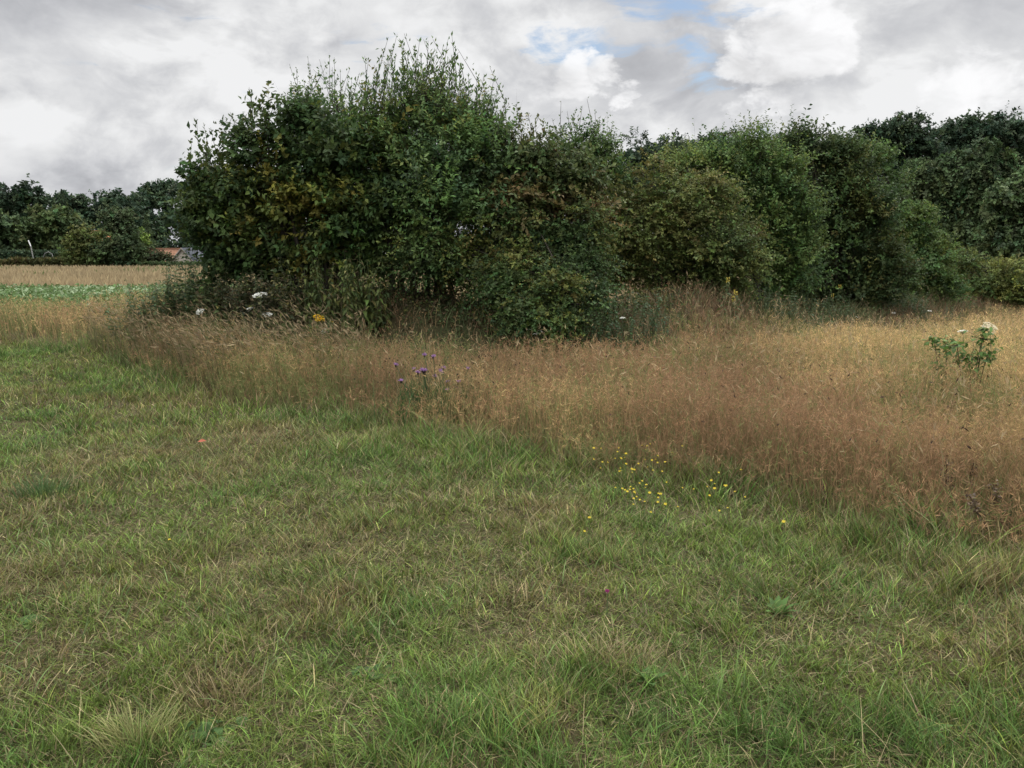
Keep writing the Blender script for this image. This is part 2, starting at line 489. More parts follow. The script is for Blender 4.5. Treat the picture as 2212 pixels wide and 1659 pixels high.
def lawn():
    mb = MB()
    worn = [(G(u, v), r, a) for (u, v, r, a) in [(60, 1240, 0.34, 0.22), (110, 1440, 0.28, 0.26), (480, 1470, 0.20, 0.24), (700, 1335, 0.24, 0.2), (1720, 1350, 0.26, 0.16), (1180, 1560, 0.16, 0.2), (500, 985, 0.9, 0.12), (300, 890, 0.8, 0.1), (1330, 1430, 0.16, 0.2)]]
    for (r0, r1, dens, w, seg) in [(1.75, 3.2, 11500, 0.0036, 3), (3.2, 5.0, 7500, 0.0044, 3), (5.0, 8.0, 4200, 0.0058, 3), (8.0, 17.5, 1900, 0.0085, 2)]:
        hf = 0.98 if r0 < 8 else 0.8
        n = int(hf * (r1 * r1 - r0 * r0) * dens)
        x, y = sector(n, r0, r1, hf)
        jit = RNG.normal(0, 0.25, n)
        k = (y < edge_y(x) + 0.25 + jit) & (y < 16.5)
        x, y = x[k], y[k]; n = len(x)
        # the sward stands in tussocks: pull blades toward nearby centres
        tx = vnoise(x, y, 0.09, 31) - 0.5; ty = vnoise(x, y, 0.09, 32) - 0.5
        x = x + tx * 0.05; y = y + ty * 0.05
        dry = fbm(x, y, 1.1, 3, 4)
        for p, r, a in worn: dry = dry + a * np.exp(-(((x - p[0]) / r) ** 2 + ((y - p[1]) / (r * 1.2)) ** 2) ** 1.5)
        lush = fbm(x, y, 0.55, 7, 3)
        key = dry + RNG.normal(0, 0.13, n)
        green = GREEN + (GREEN2 - GREEN) * sstep(0.35, 0.65, lush)[:, None]
        yel = sstep(0.47, 0.66, key)[:, None]
        col = green * (1 - yel) + OLIVE * yel
        br = sstep(0.70, 0.86, key)[:, None]
        col = col * (1 - br) + (BROWN * 1.25) * br
        st = (RNG.random(n) < 0.08 + 0.16 * sstep(0.5, 0.7, dry))
        col[st] = STRAW * RNG.uniform(0.45, 0.95, (st.sum(), 1))
        col = np.where((RNG.random(n) < 0.45 * np.exp(-np.maximum(edge_y(x) - y, 0) / 0.45))[:, None], STRAW * 0.62, col)
        col = col * 0.91 * (0.8 + 0.4 * vnoise(x, y, 0.16, 26))[:, None] * np.exp(RNG.normal(0, 0.42, (n, 1))) * (1 + RNG.normal(0, 0.06, (n, 3)))
        h = 0.040 + 0.034 * sstep(0.3, 0.75, lush) + 0.014 * RNG.random(n)
        edge_near = np.exp(-np.maximum(edge_y(x) - y, 0) / 0.5)
        h = h * (0.7 + 0.6 * RNG.random(n)) * (1 + 1.3 * edge_near)
        h = h * (0.55 + 0.9 * vnoise(x, y, 0.13, 23))
        mat_flat = RNG.random(n) < 0.3 + 0.35 * (vnoise(x, y, 0.5, 24) > 0.5)
        h[mat_flat] *= 0.45
        a = vnoise(x, y, 0.22, 21) * 9 + RNG.normal(0, 1.7, n)
        lean = h * RNG.uniform(0.2, 1.25, n); lean[mat_flat] = RNG.uniform(0.03, 0.09, mat_flat.sum())
        base = np.stack([x, y, terrain(x, y) - 0.005], 1)
        blades(mb, base, h, np.stack([np.cos(a), np.sin(a)], 1), lean, w * RNG.uniform(0.6, 1.5, n), col * 0.6, col, seg)  # blade feet coloured darker to deepen the shade in the gaps
    # thatch : dead bits lying flat between the stems
    n = 110000
    x, y = sector(n, 1.75, 7.5)
    k = y < edge_y(x) + 0.3; x, y = x[k], y[k]; n = len(x)
    a = RNG.uniform(0, 2 * np.pi, n)
    base = np.stack([x, y, terrain(x, y) + RNG.uniform(0.0, 0.025, n)], 1)
    c = np.where((RNG.random(n) < 0.5)[:, None], BROWN * 0.6, np.where((RNG.random(n) < 0.5)[:, None], STRAW * 0.5, GREEN * 0.55)) * np.exp(RNG.normal(0, 0.35, (n, 1)))
    blades(mb, base, RNG.uniform(0.004, 0.03, n), np.stack([np.cos(a), np.sin(a)], 1), RNG.uniform(0.02, 0.07, n), np.full(n, 0.0038), c, c, 2, power=1.2, taper=0.4)
    # long loose straws and broad arching blades
    n = 4200
    x, y = sector(n, 1.8, 9)
    k = y < edge_y(x); x, y = x[k], y[k]; n = len(x)
    a = RNG.uniform(0, 2 * np.pi, n)
    base = np.stack([x, y, terrain(x, y) + 0.01], 1)
    h = RNG.uniform(0.02, 0.13, n); lean = RNG.uniform(0.04, 0.17, n)
    c = STRAW * RNG.uniform(0.5, 1.05, (n, 1))
    blades(mb, base, h, np.stack([np.cos(a), np.sin(a)], 1), lean, 0.0022 * np.hypot(x, y) ** 0.3, c * 0.8, c, 3, power=1.3, taper=0.5)
    n = 5200
    x, y = sector(n, 1.8, 8)
    k = (y < edge_y(x)) & (fbm(x, y, 0.6, 55) > 0.42); x, y = x[k], y[k]; n = len(x)
    a = RNG.uniform(0, 2 * np.pi, n)
    base = np.stack([x, y, terrain(x, y)], 1)
    c = np.array([0.135, 0.20, 0.065]) * np.exp(RNG.normal(0, 0.25, (n, 1)))
    blades(mb, base, RNG.uniform(0.04, 0.10, n), np.stack([np.cos(a), np.sin(a)], 1), RNG.uniform(0.04, 0.11, n), RNG.uniform(0.004, 0.0075, n), c * 0.8, c, 4, power=2.2, taper=0.6)
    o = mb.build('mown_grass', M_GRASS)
    tag(o, 'short mown grass of mixed green and straw blades across the foreground', 'grass', kind='stuff')
lawn()

# ------------------------------------------------------------------ tall dry grass
RUST = np.array([0.282, 0.194, 0.104]); TAN = np.array([0.42, 0.33, 0.152]); PALE = np.array([0.44, 0.35, 0.20]); DGREEN = np.array([0.10, 0.125, 0.045])

def dry_zone(x, y):
    """how strongly tall dry grass grows here"""
    e = y - edge_y(x)
    d = bank_dist(x, y)
    z = sstep(-0.25, 0.35, e + 0.5 * (vnoise(x, y, 0.5, 12) - 0.5))
    clear = 0.45 + 1.5 * sstep(-4.5, -3.0, x) * (1 - sstep(1.2, 2.6, x))
    under = sstep(clear, clear + 0.9, d)
    return z * (0.07 + 0.93 * np.clip(under, 0, 1))

UPV = np.array([0, 0, 1.0])

def dry_grass():
    mb = MB()
    for (r0, r1, dens, wscale, nspray) in [(3.2, 7.0, 1150, 1.0, 7), (7.0, 10.5, 720, 1.35, 6), (10.5, 15.5, 430, 1.9, 5), (15.5, 30.0, 130, 3.0, 4)]:
        hf = 1.0 if r0 < 8 else 0.8
        n = int(hf * (r1 * r1 - r0 * r0) * dens)
        x, y = sector(n, r0, r1, hf)
        p = dry_zone(x, y)
        left_crop = (x < -3) & (y > 18.4 + 7.0 * sstep(-11, -4.5, x) + (vnoise(x, y, 2.5, 5) - 0.5) * 2.0)
        far_right = (x > 3) & (bank_dist(x, y) < 0.9)
        k = (RNG.random(n) < p) & ~left_crop & ~far_right
        k &= ~((x > -4.2) & (y > 17) & (x < 4))
        x, y = x[k], y[k]; n = len(x)
        e = np.maximum(y - edge_y(x), 0)
        hue = fbm(x, y, 2.2, 40, 3) + RNG.normal(0, 0.1, n)
        rise = sstep(0, 0.7, e)
        h = (0.24 + 0.30 * rise) * (0.55 + 0.6 * RNG.random(n)) * (0.55 + 0.85 * fbm(x, y, 0.8, 44))
        h = h + 0.10 * sstep(2.5, 5, x) * rise * (1 - sstep(9, 14, y))
        h = h * (0.62 + 0.38 * sstep(1.0, 2.6, bank_dist(x, y)))
        tan = sstep(0.48, 0.62, hue - 0.07 + 0.3 * sstep(1.8, 5.5, x) + 0.1 * sstep(-3, -5, x) * 1.0)[:, None]
        col = RUST * (1 - tan) + TAN * tan
        gr = (RNG.random(n) < 0.12 + 0.25 * (1 - rise) + 0.42 * sstep(0.48, 0.66, fbm(x, y, 1.6, 60)))[:, None]
        col = np.where(gr, DGREEN * 1.5, col) * np.exp(RNG.normal(0, 0.2, (n, 1)))
        col = col * ((0.68 + 0.64 * fbm(x, y, 0.9, 63, 3)) * (1 + 0.16 * sstep(2.0, 5, x)))[:, None]
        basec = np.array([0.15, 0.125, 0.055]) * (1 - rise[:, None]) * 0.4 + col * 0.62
        wind = 0.9 + 0.6 * vnoise(x, y, 3.0, 70)
        fx = RNG.uniform(0, 1, n)
        a = np.pi + RNG.normal(0, 1.1, n)
        a[x > -2] += np.pi * 0.9 * (RNG.random((x > -2).sum()) < 0.5)
        lean = h * RNG.uniform(0.02, 0.38, n) * wind
        ld = np.stack([np.cos(a), np.sin(a)], 1)
        base = np.stack([x, y, terrain(x, y) - 0.01], 1)
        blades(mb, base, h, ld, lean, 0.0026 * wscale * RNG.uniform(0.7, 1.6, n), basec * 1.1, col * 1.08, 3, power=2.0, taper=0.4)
        # leaf blades low down
        m = RNG.random(n) < 0.7
        bb = base[m]; nn = len(bb)
        a2 = RNG.uniform(0, 2 * np.pi, nn)
        c2 = np.where((RNG.random(nn) < 0.35)[:, None], DGREEN * 1.25, TAN * 0.62) * np.exp(RNG.normal(0, 0.2, (nn, 1)))
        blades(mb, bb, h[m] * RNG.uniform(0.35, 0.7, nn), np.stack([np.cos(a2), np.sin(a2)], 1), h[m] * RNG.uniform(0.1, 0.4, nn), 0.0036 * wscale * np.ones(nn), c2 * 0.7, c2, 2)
        # open airy panicles
        tip = base + np.concatenate([ld * lean[:, None], h[:, None]], 1)
        mid = base + np.concatenate([ld * (lean * 0.45)[:, None], (h * 0.68)[:, None]], 1)
        for s in range(nspray):
            t = RNG.random((n, 1))
            o = mid * (1 - t) + tip * t
            ax = norm(RNG.normal(size=(n, 3)) * np.array([1, 1, 0.5]) + np.array([0, 0, 0.9]))
            ln = RNG.uniform(0.025, 0.075, n) * (1.25 - 0.5 * t[:, 0]) * (0.8 + 0.2 * wscale)
            cc = col * np.array([1.06, 0.97, 0.95]) * np.exp(RNG.normal(0, 0.2, (n, 1)))
            leaves(mb, o, ax, rand_dirs(n), ln, 0.0032 * wscale * RNG.uniform(0.7, 1.3, n), cc, 0.0)
    # emergent tall stalks over the sward, thickest at the right
    n = 2600
    x, y = sector(n, 4.6, 14, 0.74)
    k = (RNG.random(n) < (dry_zone(x, y) - 0.3) * (0.18 + 0.82 * sstep(1.8, 4.5, x))); x, y = x[k], y[k]; n = len(x)
    h = RNG.uniform(0.55, 0.86, n); a = RNG.uniform(0, 6.28, n); ld = np.stack([np.cos(a), np.sin(a)], 1); lean = h * RNG.uniform(0, 0.25, n)
    base = np.stack([x, y, terrain(x, y)], 1); c = PALE * RNG.uniform(0.6, 1.0, (n, 1))
    blades(mb, base, h, ld, lean, np.full(n, 0.0042), c * 0.75, c, 3, power=2.2, taper=0.35)
    tip = base + np.concatenate([ld * lean[:, None], h[:, None]], 1)
    for q in range(5):
        ax = norm(RNG.normal(size=(n, 3)) * 0.3 + UPV); leaves(mb, tip - UPV * RNG.uniform(0.02, 0.16, (n, 1)), ax, rand_dirs(n), RNG.uniform(0.03, 0.08, n), np.full(n, 0.007), c * RNG.uniform(0.8, 1.1, (n, 1)), 0.05)
    # paler heavier ears, nodding, and dark plantain-like heads
    for (cnt, colr, ll, ww, dark) in [(4200, PALE * 0.9, 0.075, 0.0065, False), (2600, np.array([0.075, 0.05, 0.038]), 0.034, 0.011, True)]:
        x, y = sector(cnt, 4.2, 15.5, 0.74)
        k = (RNG.random(cnt) < dry_zone(x, y) - 0.2) & ((bank_dist(x, y) > 0.8) | (not dark)); x, y = x[k], y[k]; n = len(x)
        if dark:
            k = RNG.random(n) < sstep(0.35, 0.6, fbm(x, y, 1.8, 81)) * sstep(-1.0, 1.0, x + 0.5); x, y = x[k], y[k]; n = len(x)
        h = RNG.uniform(0.42, 0.74, n) * (0.8 + 0.2 * sstep(0, 1, y - edge_y(x)))
        a = np.pi + RNG.normal(0, 0.8, n); a[RNG.random(n) < 0.4] += np.pi
        ld = np.stack([np.cos(a), np.sin(a)], 1)
        lean = h * RNG.uniform(0.1, 0.55, n)
        base = np.stack([x, y, terrain(x, y)], 1)
        cs = TAN * RNG.uniform(0.6, 1.0, (n, 1))
        blades(mb, base, h, ld, lean, 0.0032 * np.ones(n), cs * 0.7, cs, 3, power=2.2, taper=0.3)
        tip = base + np.concatenate([ld * lean[:, None], h[:, None]], 1)
        ax = norm(np.concatenate([ld * 0.8, RNG.uniform(-0.1, 1.6, (n, 1))], 1))
        for q in range(2):
            leaves(mb, tip - ax * 0.02, ax + RNG.normal(0, 0.06, (n, 3)), rand_dirs(n), ll * RNG.uniform(0.7, 1.3, n), ww * RNG.uniform(0.7, 1.2, n), np.repeat(colr[None], n, 0) * np.exp(RNG.normal(0, 0.18, (n, 1))), 0.1)
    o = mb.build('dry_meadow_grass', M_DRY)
    tag(o, 'tall rusty brown meadow grass gone to seed between the lawn and the thicket', 'grass', kind='stuff')
dry_grass()

def nodding_grass():
    """the pale arching ears at the left foot of the thicket"""
    mb = MB()
    n = 4600
    u = RNG.uniform(190, 800, n); v = RNG.uniform(745, 850, n)
    pts = []
    for a, b in zip(u, v):
        if b > 735 + (a - 190) * 0.31 + 30: continue
        if b < 752 + (a - 190) * 0.03: continue
        pts.append(GZ(a, b, 0.0))
    p = np.array(pts); n = len(p)
    p[:, 2] = terrain(p[:, 0], p[:, 1])
    h = RNG.uniform(0.36, 0.72, n)
    a = np.pi + RNG.normal(0.0, 1.0, n)
    ld = np.stack([np.cos(a), np.sin(a)], 1); lean = h * RNG.uniform(0.05, 0.45, n)
    c = np.where((RNG.random(n) < 0.3)[:, None], DGREEN * 1.4, PALE) * RNG.uniform(0.42, 0.95, (n, 1))
    blades(mb, p, h, ld, lean, 0.0045 * np.ones(n), c * 0.55, c * 0.8, 4, power=2.4, taper=0.3)
    tip = p + np.concatenate([ld * lean[:, None], h[:, None]], 1)
    ax = norm(np.concatenate([ld * 0.9, RNG.uniform(-0.1, 1.3, (n, 1))], 1))
    for q in range(2):
        leaves(mb, tip - ax * 0.03, ax + RNG.normal(0, 0.07, (n, 3)), rand_dirs(n), RNG.uniform(0.06, 0.13, n), RNG.uniform(0.006, 0.011, n), c * np.exp(RNG.normal(0, 0.1, (n, 1))), 0.1, 0.15)
    o = mb.build('nodding_seed_grass', M_DRY)
    tag(o, 'pale arching seed heads of tall grass at the left foot of the thicket', 'grass', kind='stuff')
nodding_grass()

# ------------------------------------------------------------------ the field beyond, on the left
def far_field():
    mb = MB()
    # leafy green crop strip
    n = 60000
    y = RNG.uniform(18, 34, n); x = RNG.uniform(-1, 0.1, n) * y * 0.78
    edge = 18.6 + 7.0 * sstep(-11, -4.5, x) + (vnoise(x, y, 2.5, 5) - 0.5) * 2.0
    k = (y > edge) & (y < 32.5 + (vnoise(x, y, 4, 9) - 0.5) * 4 + RNG.normal(0, 0.5, n) - 0.08 * (x + 10)); x, y = x[k], y[k]; n = len(x)
    base = np.stack([x, y, terrain(x, y) + RNG.uniform(0.08, 0.34, n)], 1)
    ax = norm(RNG.normal(size=(n, 3)) * np.array([1, 1, 0.5]) + np.array([0, 0, 0.25]))
    c = np.array([0.098, 0.165, 0.055]) * np.exp(RNG.normal(0, 0.22, (n, 1)))
    pale = RNG.random(n) < 0.14 * sstep(0.3, 0.6, fbm(x, y, 3, 15)) * 2
    c[pale] = np.array([0.30, 0.38, 0.22]) * RNG.uniform(0.8, 1.2, (pale.sum(), 1))
    leaves(mb, base, ax, norm(np.array([0, 0, 1]) + RNG.normal(0, 0.45, (n, 3))), RNG.uniform(0.08, 0.17, n), RNG.uniform(0.05, 0.10, n), c, 0.1)
    o = mb.build('green_crop', M_LEAF)
    tag(o, 'strip of leafy green crop across the field at left', 'crop', kind='stuff')
    mb = MB()
    n = 75000
    y = 20 + 90 * RNG.random(n) ** 1.5; x = RNG.uniform(-0.85, 0.75, n) * y
    k = (y > 31.5 + (vnoise(x, y, 5, 19) - 0.5) * 3) | ((y > 19.5) & (x > -4.5))
    k &= (bank_dist(x, y) > 1.6)
    k &= ~((x > 4) & (y < 36))
    x, y = x[k], y[k]; n = len(x)
    c = (np.array([0.33, 0.265, 0.15]) * (1 - sstep(0.45, 0.6, fbm(x, y, 9, 25)))[:, None] + np.array([0.39, 0.31, 0.175]) * sstep(0.45, 0.6, fbm(x, y, 9, 25))[:, None]) * np.exp(RNG.normal(0, 0.16, (n, 1)))
    gp = (vnoise(x, y, 6, 77) > 0.8) & (RNG.random(n) < 0.7)
    c[gp] = np.array([0.12, 0.17, 0.06])
    base = np.stack([x, y, terrain(x, y)], 1)
    a = RNG.uniform(0, 2 * np.pi, n)
    h = RNG.uniform(0.3, 0.62, n)
    blades(mb, base, h, np.stack([np.cos(a), np.sin(a)], 1), h * 0.3, 0.0016 * y * RNG.uniform(0.7, 1.5, n) + 0.02, c * 0.8, c, 2, face=RNG.normal(0, 0.5, n), taper=0.3)
    o = mb.build('far_dry_grass', M_DRY)
    tag(o, 'band of pale dry grass in the field beyond the green crop', 'grass', kind='stuff')
far_field()

# ------------------------------------------------------------------ shrubs and trees
UP = np.array([0, 0, 1.0])

def crown(mb, tw, lobes, palette, n_leaves, ll, lw, per=12, tl=0.5, upb=0.5, depth=1.0, sub=6, subr=0.52, droop=0.12, patch=0.9, fullness=0.45, flatup=0.7, noise_seed=0, twig_w=0.006, outline=1.0, caps=0.72, spray=0.5, ragged=0.40):
    c = np.array([l[0] for l in lobes]); r = np.array([l[1] for l in lobes])
    # boughs: flattened clumps, leafiest on top, gathered round each lobe
    sc_, sr_ = [], []
    for ci, ri in zip(c, r):
        d = rand_dirs(sub)
        rr = ri * RNG.uniform(0.35, 0.95, (sub, 1)) * outline
        sc_.append(ci + d * rr * np.array([1, depth, 1])); sr_.append(ri * subr * RNG.uniform(0.55, 1.3, sub))
    sc_ = np.concatenate(sc_); sr_ = np.concatenate(sr_)
    nt_ = max(1, n_leaves // per)
    pr = sr_ ** 2; pr /= pr.sum()
    idx = RNG.choice(len(sr_), nt_, p=pr)
    d = rand_dirs(nt_)
    m = RNG.random(nt_) < caps
    d[m, 2] = np.abs(d[m, 2])
    fr = RNG.uniform(fullness, 1.0, (nt_, 1)) ** 0.6
    start = sc_[idx] + d * sr_[idx][:, None] * fr * np.array([1, max(depth, 0.6), 0.6])
    core = RNG.random(nt_) < 0.14
    ci = RNG.choice(len(r), nt_, p=r ** 2 / (r ** 2).sum())
    start[core] = (c[ci] + d * (r[ci] * 0.7)[:, None] * RNG.random((nt_, 1)))[core]
    td = norm(d * 0.75 + UP * upb + RNG.normal(0, 0.38, (nt_, 3)))
    tlen = tl * 0.68 * RNG.uniform(0.45, 1.5, nt_)
    # longer sprays standing out of each bough
    ns = int(len(sr_) * spray * 2)
    sp = RNG.choice(nt_, min(ns, nt_ // 6), replace=False)
    tlen[sp] = tl * RNG.uniform(0.9, 1.6, len(sp))
    start[sp] = sc_[idx[sp]] + d[sp] * sr_[idx[sp]][:, None] * 0.85 * np.array([1, 1, 0.6])
    # ragged holes through the outer foliage
    cell = max(0.28, 0.55 * r.mean())
    hole = 0.55 * vnoise(start[:, 0] + 0.7 * start[:, 1], start[:, 2] * 1.3, cell, noise_seed + 3) + 0.45 * vnoise(start[:, 0], start[:, 1] * 0.6 + start[:, 2] * 1.5, cell * 0.5, noise_seed + 5)
    zq = sstep(np.quantile(start[:, 2], 0.55), start[:, 2].max(), start[:, 2])
    keep = (hole > ragged + (0.16 * zq if ragged > 0.39 else 0)) | core
    keep[sp] = True
    mask = np.zeros(nt_, bool); mask[sp] = True
    start, td, tlen, idx, d, mask = start[keep], td[keep], tlen[keep], idx[keep], d[keep], mask[keep]
    sp = np.nonzero(mask)[0]; nt_ = len(start)
    key = 0.5 + patch * (vnoise(start[:, 0] + start[:, 1], start[:, 2], max(0.5, 0.3 * r.mean()), noise_seed) - 0.5) + RNG.normal(0, 0.16, nt_)
    key = key + RNG.normal(0, 0.2, len(sr_))[idx]
    tcol = pick_cols(palette, key, 0.14) * np.exp(RNG.normal(0, 0.14, len(sr_)))[idx][:, None]
    k = np.arange(per)
    t = (k[None, :] + RNG.uniform(0, 1, (nt_, per))) / per
    pos = start[:, None, :] + td[:, None, :] * (tlen[:, None] * t)[..., None]
    pos[..., 2] -= droop * tlen[:, None] * t ** 2
    ang = RNG.uniform(0, 2 * np.pi, (nt_, per))
    s1 = norm(np.cross(td, UP + 0.01)); s2 = np.cross(td, s1)
    rad = s1[:, None, :] * np.cos(ang)[..., None] + s2[:, None, :] * np.sin(ang)[..., None]
    ax = td[:, None, :] * 0.55 + rad * 0.85 + np.array([0, 0, -0.1])
    n = nt_ * per
    pos = pos.reshape(-1, 3); ax = ax.reshape(-1, 3)
    up = norm(UP * flatup + RNG.normal(0, 0.5, (n, 3)) + np.repeat(d, per, 0) * 0.55)
    col = np.repeat(tcol, per, 0) * np.exp(RNG.normal(0, 0.18, (n, 1)))
    tsz = np.repeat(RNG.uniform(0.62, 1.4, nt_), per)
    leaves(mb, pos, ax, up, ll * tsz * RNG.uniform(0.7, 1.2, n), lw * tsz * RNG.uniform(0.75, 1.15, n), col, 0.16, 0.12)
    if tw is not None:
        m = RNG.random(nt_) < 0.5
        m[sp] = True
        st = start[m]; q = len(st)
        e = st + td[m] * tlen[m][:, None]
        sd = norm(np.cross(td[m], rand_dirs(q))) * twig_w * 0.5
        v = np.stack([st - sd, st + sd, e], 1)
        b = np.arange(q)[:, None] * 3
        tw.add(v, [b + [[0, 1, 2]]], (0.07, 0.05, 0.035))
    return sc_, sr_

def shoots(mb, tw, tips, palette, ll, lw, per=16, spread=0.6):
    """upright leafy shoots breaking the outline: (tip point, length)"""
    for (tip, ln, tilt) in tips:
        n = int(per * RNG.uniform(0.7, 1.3)); zz = RNG.uniform(0.65, 1.2)
        base = tip - np.array([math.sin(tilt) * ln, RNG.normal(0, 0.05) * ln, math.cos(tilt) * ln])
        t = np.sort(RNG.random(n)) ** 0.85
        bow = RNG.normal(0, 0.10, 3) * [1, 1, 0] * ln
        pos = base + (tip - base) * t[:, None] + bow * (4 * t * (1 - t))[:, None] + RNG.normal(0, 0.012, (n, 3))
        ang = np.arange(n) * 2.4 + RNG.random() * 6
        ax = norm(np.stack([np.cos(ang) * spread, np.sin(ang) * spread, np.full(n, 0.75)], 1) + (tip - base) / ln * 0.3)
        col = pick_cols(palette, np.clip(0.5 + RNG.normal(0, 0.2, n), 0, 1), 0.15)
        leaves(mb, pos, ax, norm(UP + RNG.normal(0, 0.5, (n, 3))), zz * ll * (1.15 - 0.5 * t) * RNG.uniform(0.8, 1.15, n), zz * lw * (1.1 - 0.45 * t) * RNG.uniform(0.8, 1.15, n), col, 0.18, 0.15)
        tube(tw, [base, (base + tip) / 2 + bow, tip], [0.007, 0.005, 0.002], (0.07, 0.055, 0.035), 4)

BARKC = (0.05, 0.043, 0.034)

def woody(name, label, Y, lobes_px, palette, n_leaves, ll, lw, base_px=None, stems=5, shoot_px=(), cat='shrub', group=None, ry=1.0, mat=None, base_xy=None, crown_name='crown', trunk_name='branches', stem_r=0.05, shoot_leaf=None, trunk_single=False, **kw):
    """a shrub or tree: an Empty at the foot, a crown of leaves, and its trunk or branches"""
    k = S / F
    lobes = []
    for l in lobes_px:
        u, v, r = l[:3]
        dy = l[3] if len(l) > 3 else RNG.uniform(-0.25, 0.25) * r * k * Y
        lobes.append((P(u, v, Y + dy), r * k * (Y + dy)))
    if base_xy is None:
        bu = base_px if base_px is not None else np.mean([l[0] for l in lobes_px])
        bx = P(bu, 600, Y)[0]; by = Y
    else:
        bx, by = base_xy
    base = np.array([bx, by, float(terrain(bx, by)) - 0.03])
    root = thing(name, base, label, cat, group)
    mb, tw = MB(), MB()
    cs, rs = crown(mb, tw, lobes, palette, n_leaves, ll, lw, depth=ry, **kw)
    if shoot_px:
        sl = shoot_leaf or (ll * 1.15, lw)
        tips = []
        for sh in shoot_px:
            u, v, lp = sh[:3]
            yy = Y + RNG.uniform(-0.3, 0.3)
            tips.append((P(u, v, yy), lp * k * yy, RNG.normal(sh[3] if len(sh) > 3 else 0, 0.26)))
        shoots(mb, tw, tips, palette, *sl, per=kw.get('per', 12) + 4)
    if trunk_single:
        top = lobes[int(np.argmax([l[0][2] for l in lobes]))][0]
        hub = base + (top - base) * np.array([0.9, 0.9, 0.93])
        pts = curve_pts(base, hub, 0.0, 7, 0.02)
        tube(tw, pts, np.linspace(stem_r, stem_r * 0.25, 7), BARKC, 7)
        for (cc, rr) in lobes:
            q = pts[min(5, max(1, int(RNG.integers(1, 6))))]
            tube(tw, curve_pts(q, cc, -0.05, 5, 0.04), np.linspace(stem_r * 0.45, stem_r * 0.1, 5), BARKC, 5)
    else:
        for s in range(stems):
            cc, rr = lobes[s % len(lobes)]
            b = base + np.array([RNG.normal(0, 0.25), RNG.normal(0, 0.12), 0])
            b[2] = float(terrain(b[0], b[1])) - 0.05
            tube(tw, curve_pts(b, cc + RNG.normal(0, 0.15, 3), 0.05, 7, 0.05), np.linspace(stem_r, stem_r * 0.3, 7), BARKC, 6)
            for q in range(4):
                j = RNG.integers(len(cs))
                tube(tw, curve_pts(cc, cs[j], 0.04, 4, 0.06), np.linspace(stem_r * 0.3, stem_r * 0.08, 4), BARKC, 4)
    o1 = mb.build(crown_name, mat or M_LEAF, root, origin=base)
    o2 = tw.build(trunk_name, M_BARK, root, origin=base)
    return root

# leaf palettes: (linear colour, weight) ordered dark/cool -> yellow
DARKG = [((0.044, 0.079, 0.028), 3), ((0.060, 0.098, 0.028), 4), ((0.086, 0.113, 0.028), 3), ((0.117, 0.131, 0.030), 1.2), ((0.172, 0.169, 0.034), 0.25)]
WILLOW = [((0.071, 0.122, 0.051), 3), ((0.097, 0.163, 0.051), 4), ((0.133, 0.188, 0.051), 2), ((0.203, 0.213, 0.057), 0.4)]
BROWNY = [((0.066, 0.098, 0.034), 3.4), ((0.090, 0.108, 0.036), 3), ((0.122, 0.112, 0.040), 2), ((0.15, 0.115, 0.046), 0.6)]
HAW = [((0.048, 0.083, 0.030), 3), ((0.067, 0.107, 0.034), 4), ((0.096, 0.129, 0.034), 2), ((0.141, 0.152, 0.040), 0.6)]
OLIVE_H = [((0.072, 0.112, 0.036), 2.4), ((0.098, 0.134, 0.040), 4), ((0.128, 0.152, 0.044), 3), ((0.155, 0.152, 0.048), 0.5)]
GOLD = [((0.080, 0.118, 0.036), 3), ((0.118, 0.146, 0.040), 4), ((0.16, 0.172, 0.044), 2)]
FAIR = [((0.066, 0.119, 0.040), 3), ((0.095, 0.152, 0.043), 4), ((0.131, 0.175, 0.047), 2)]

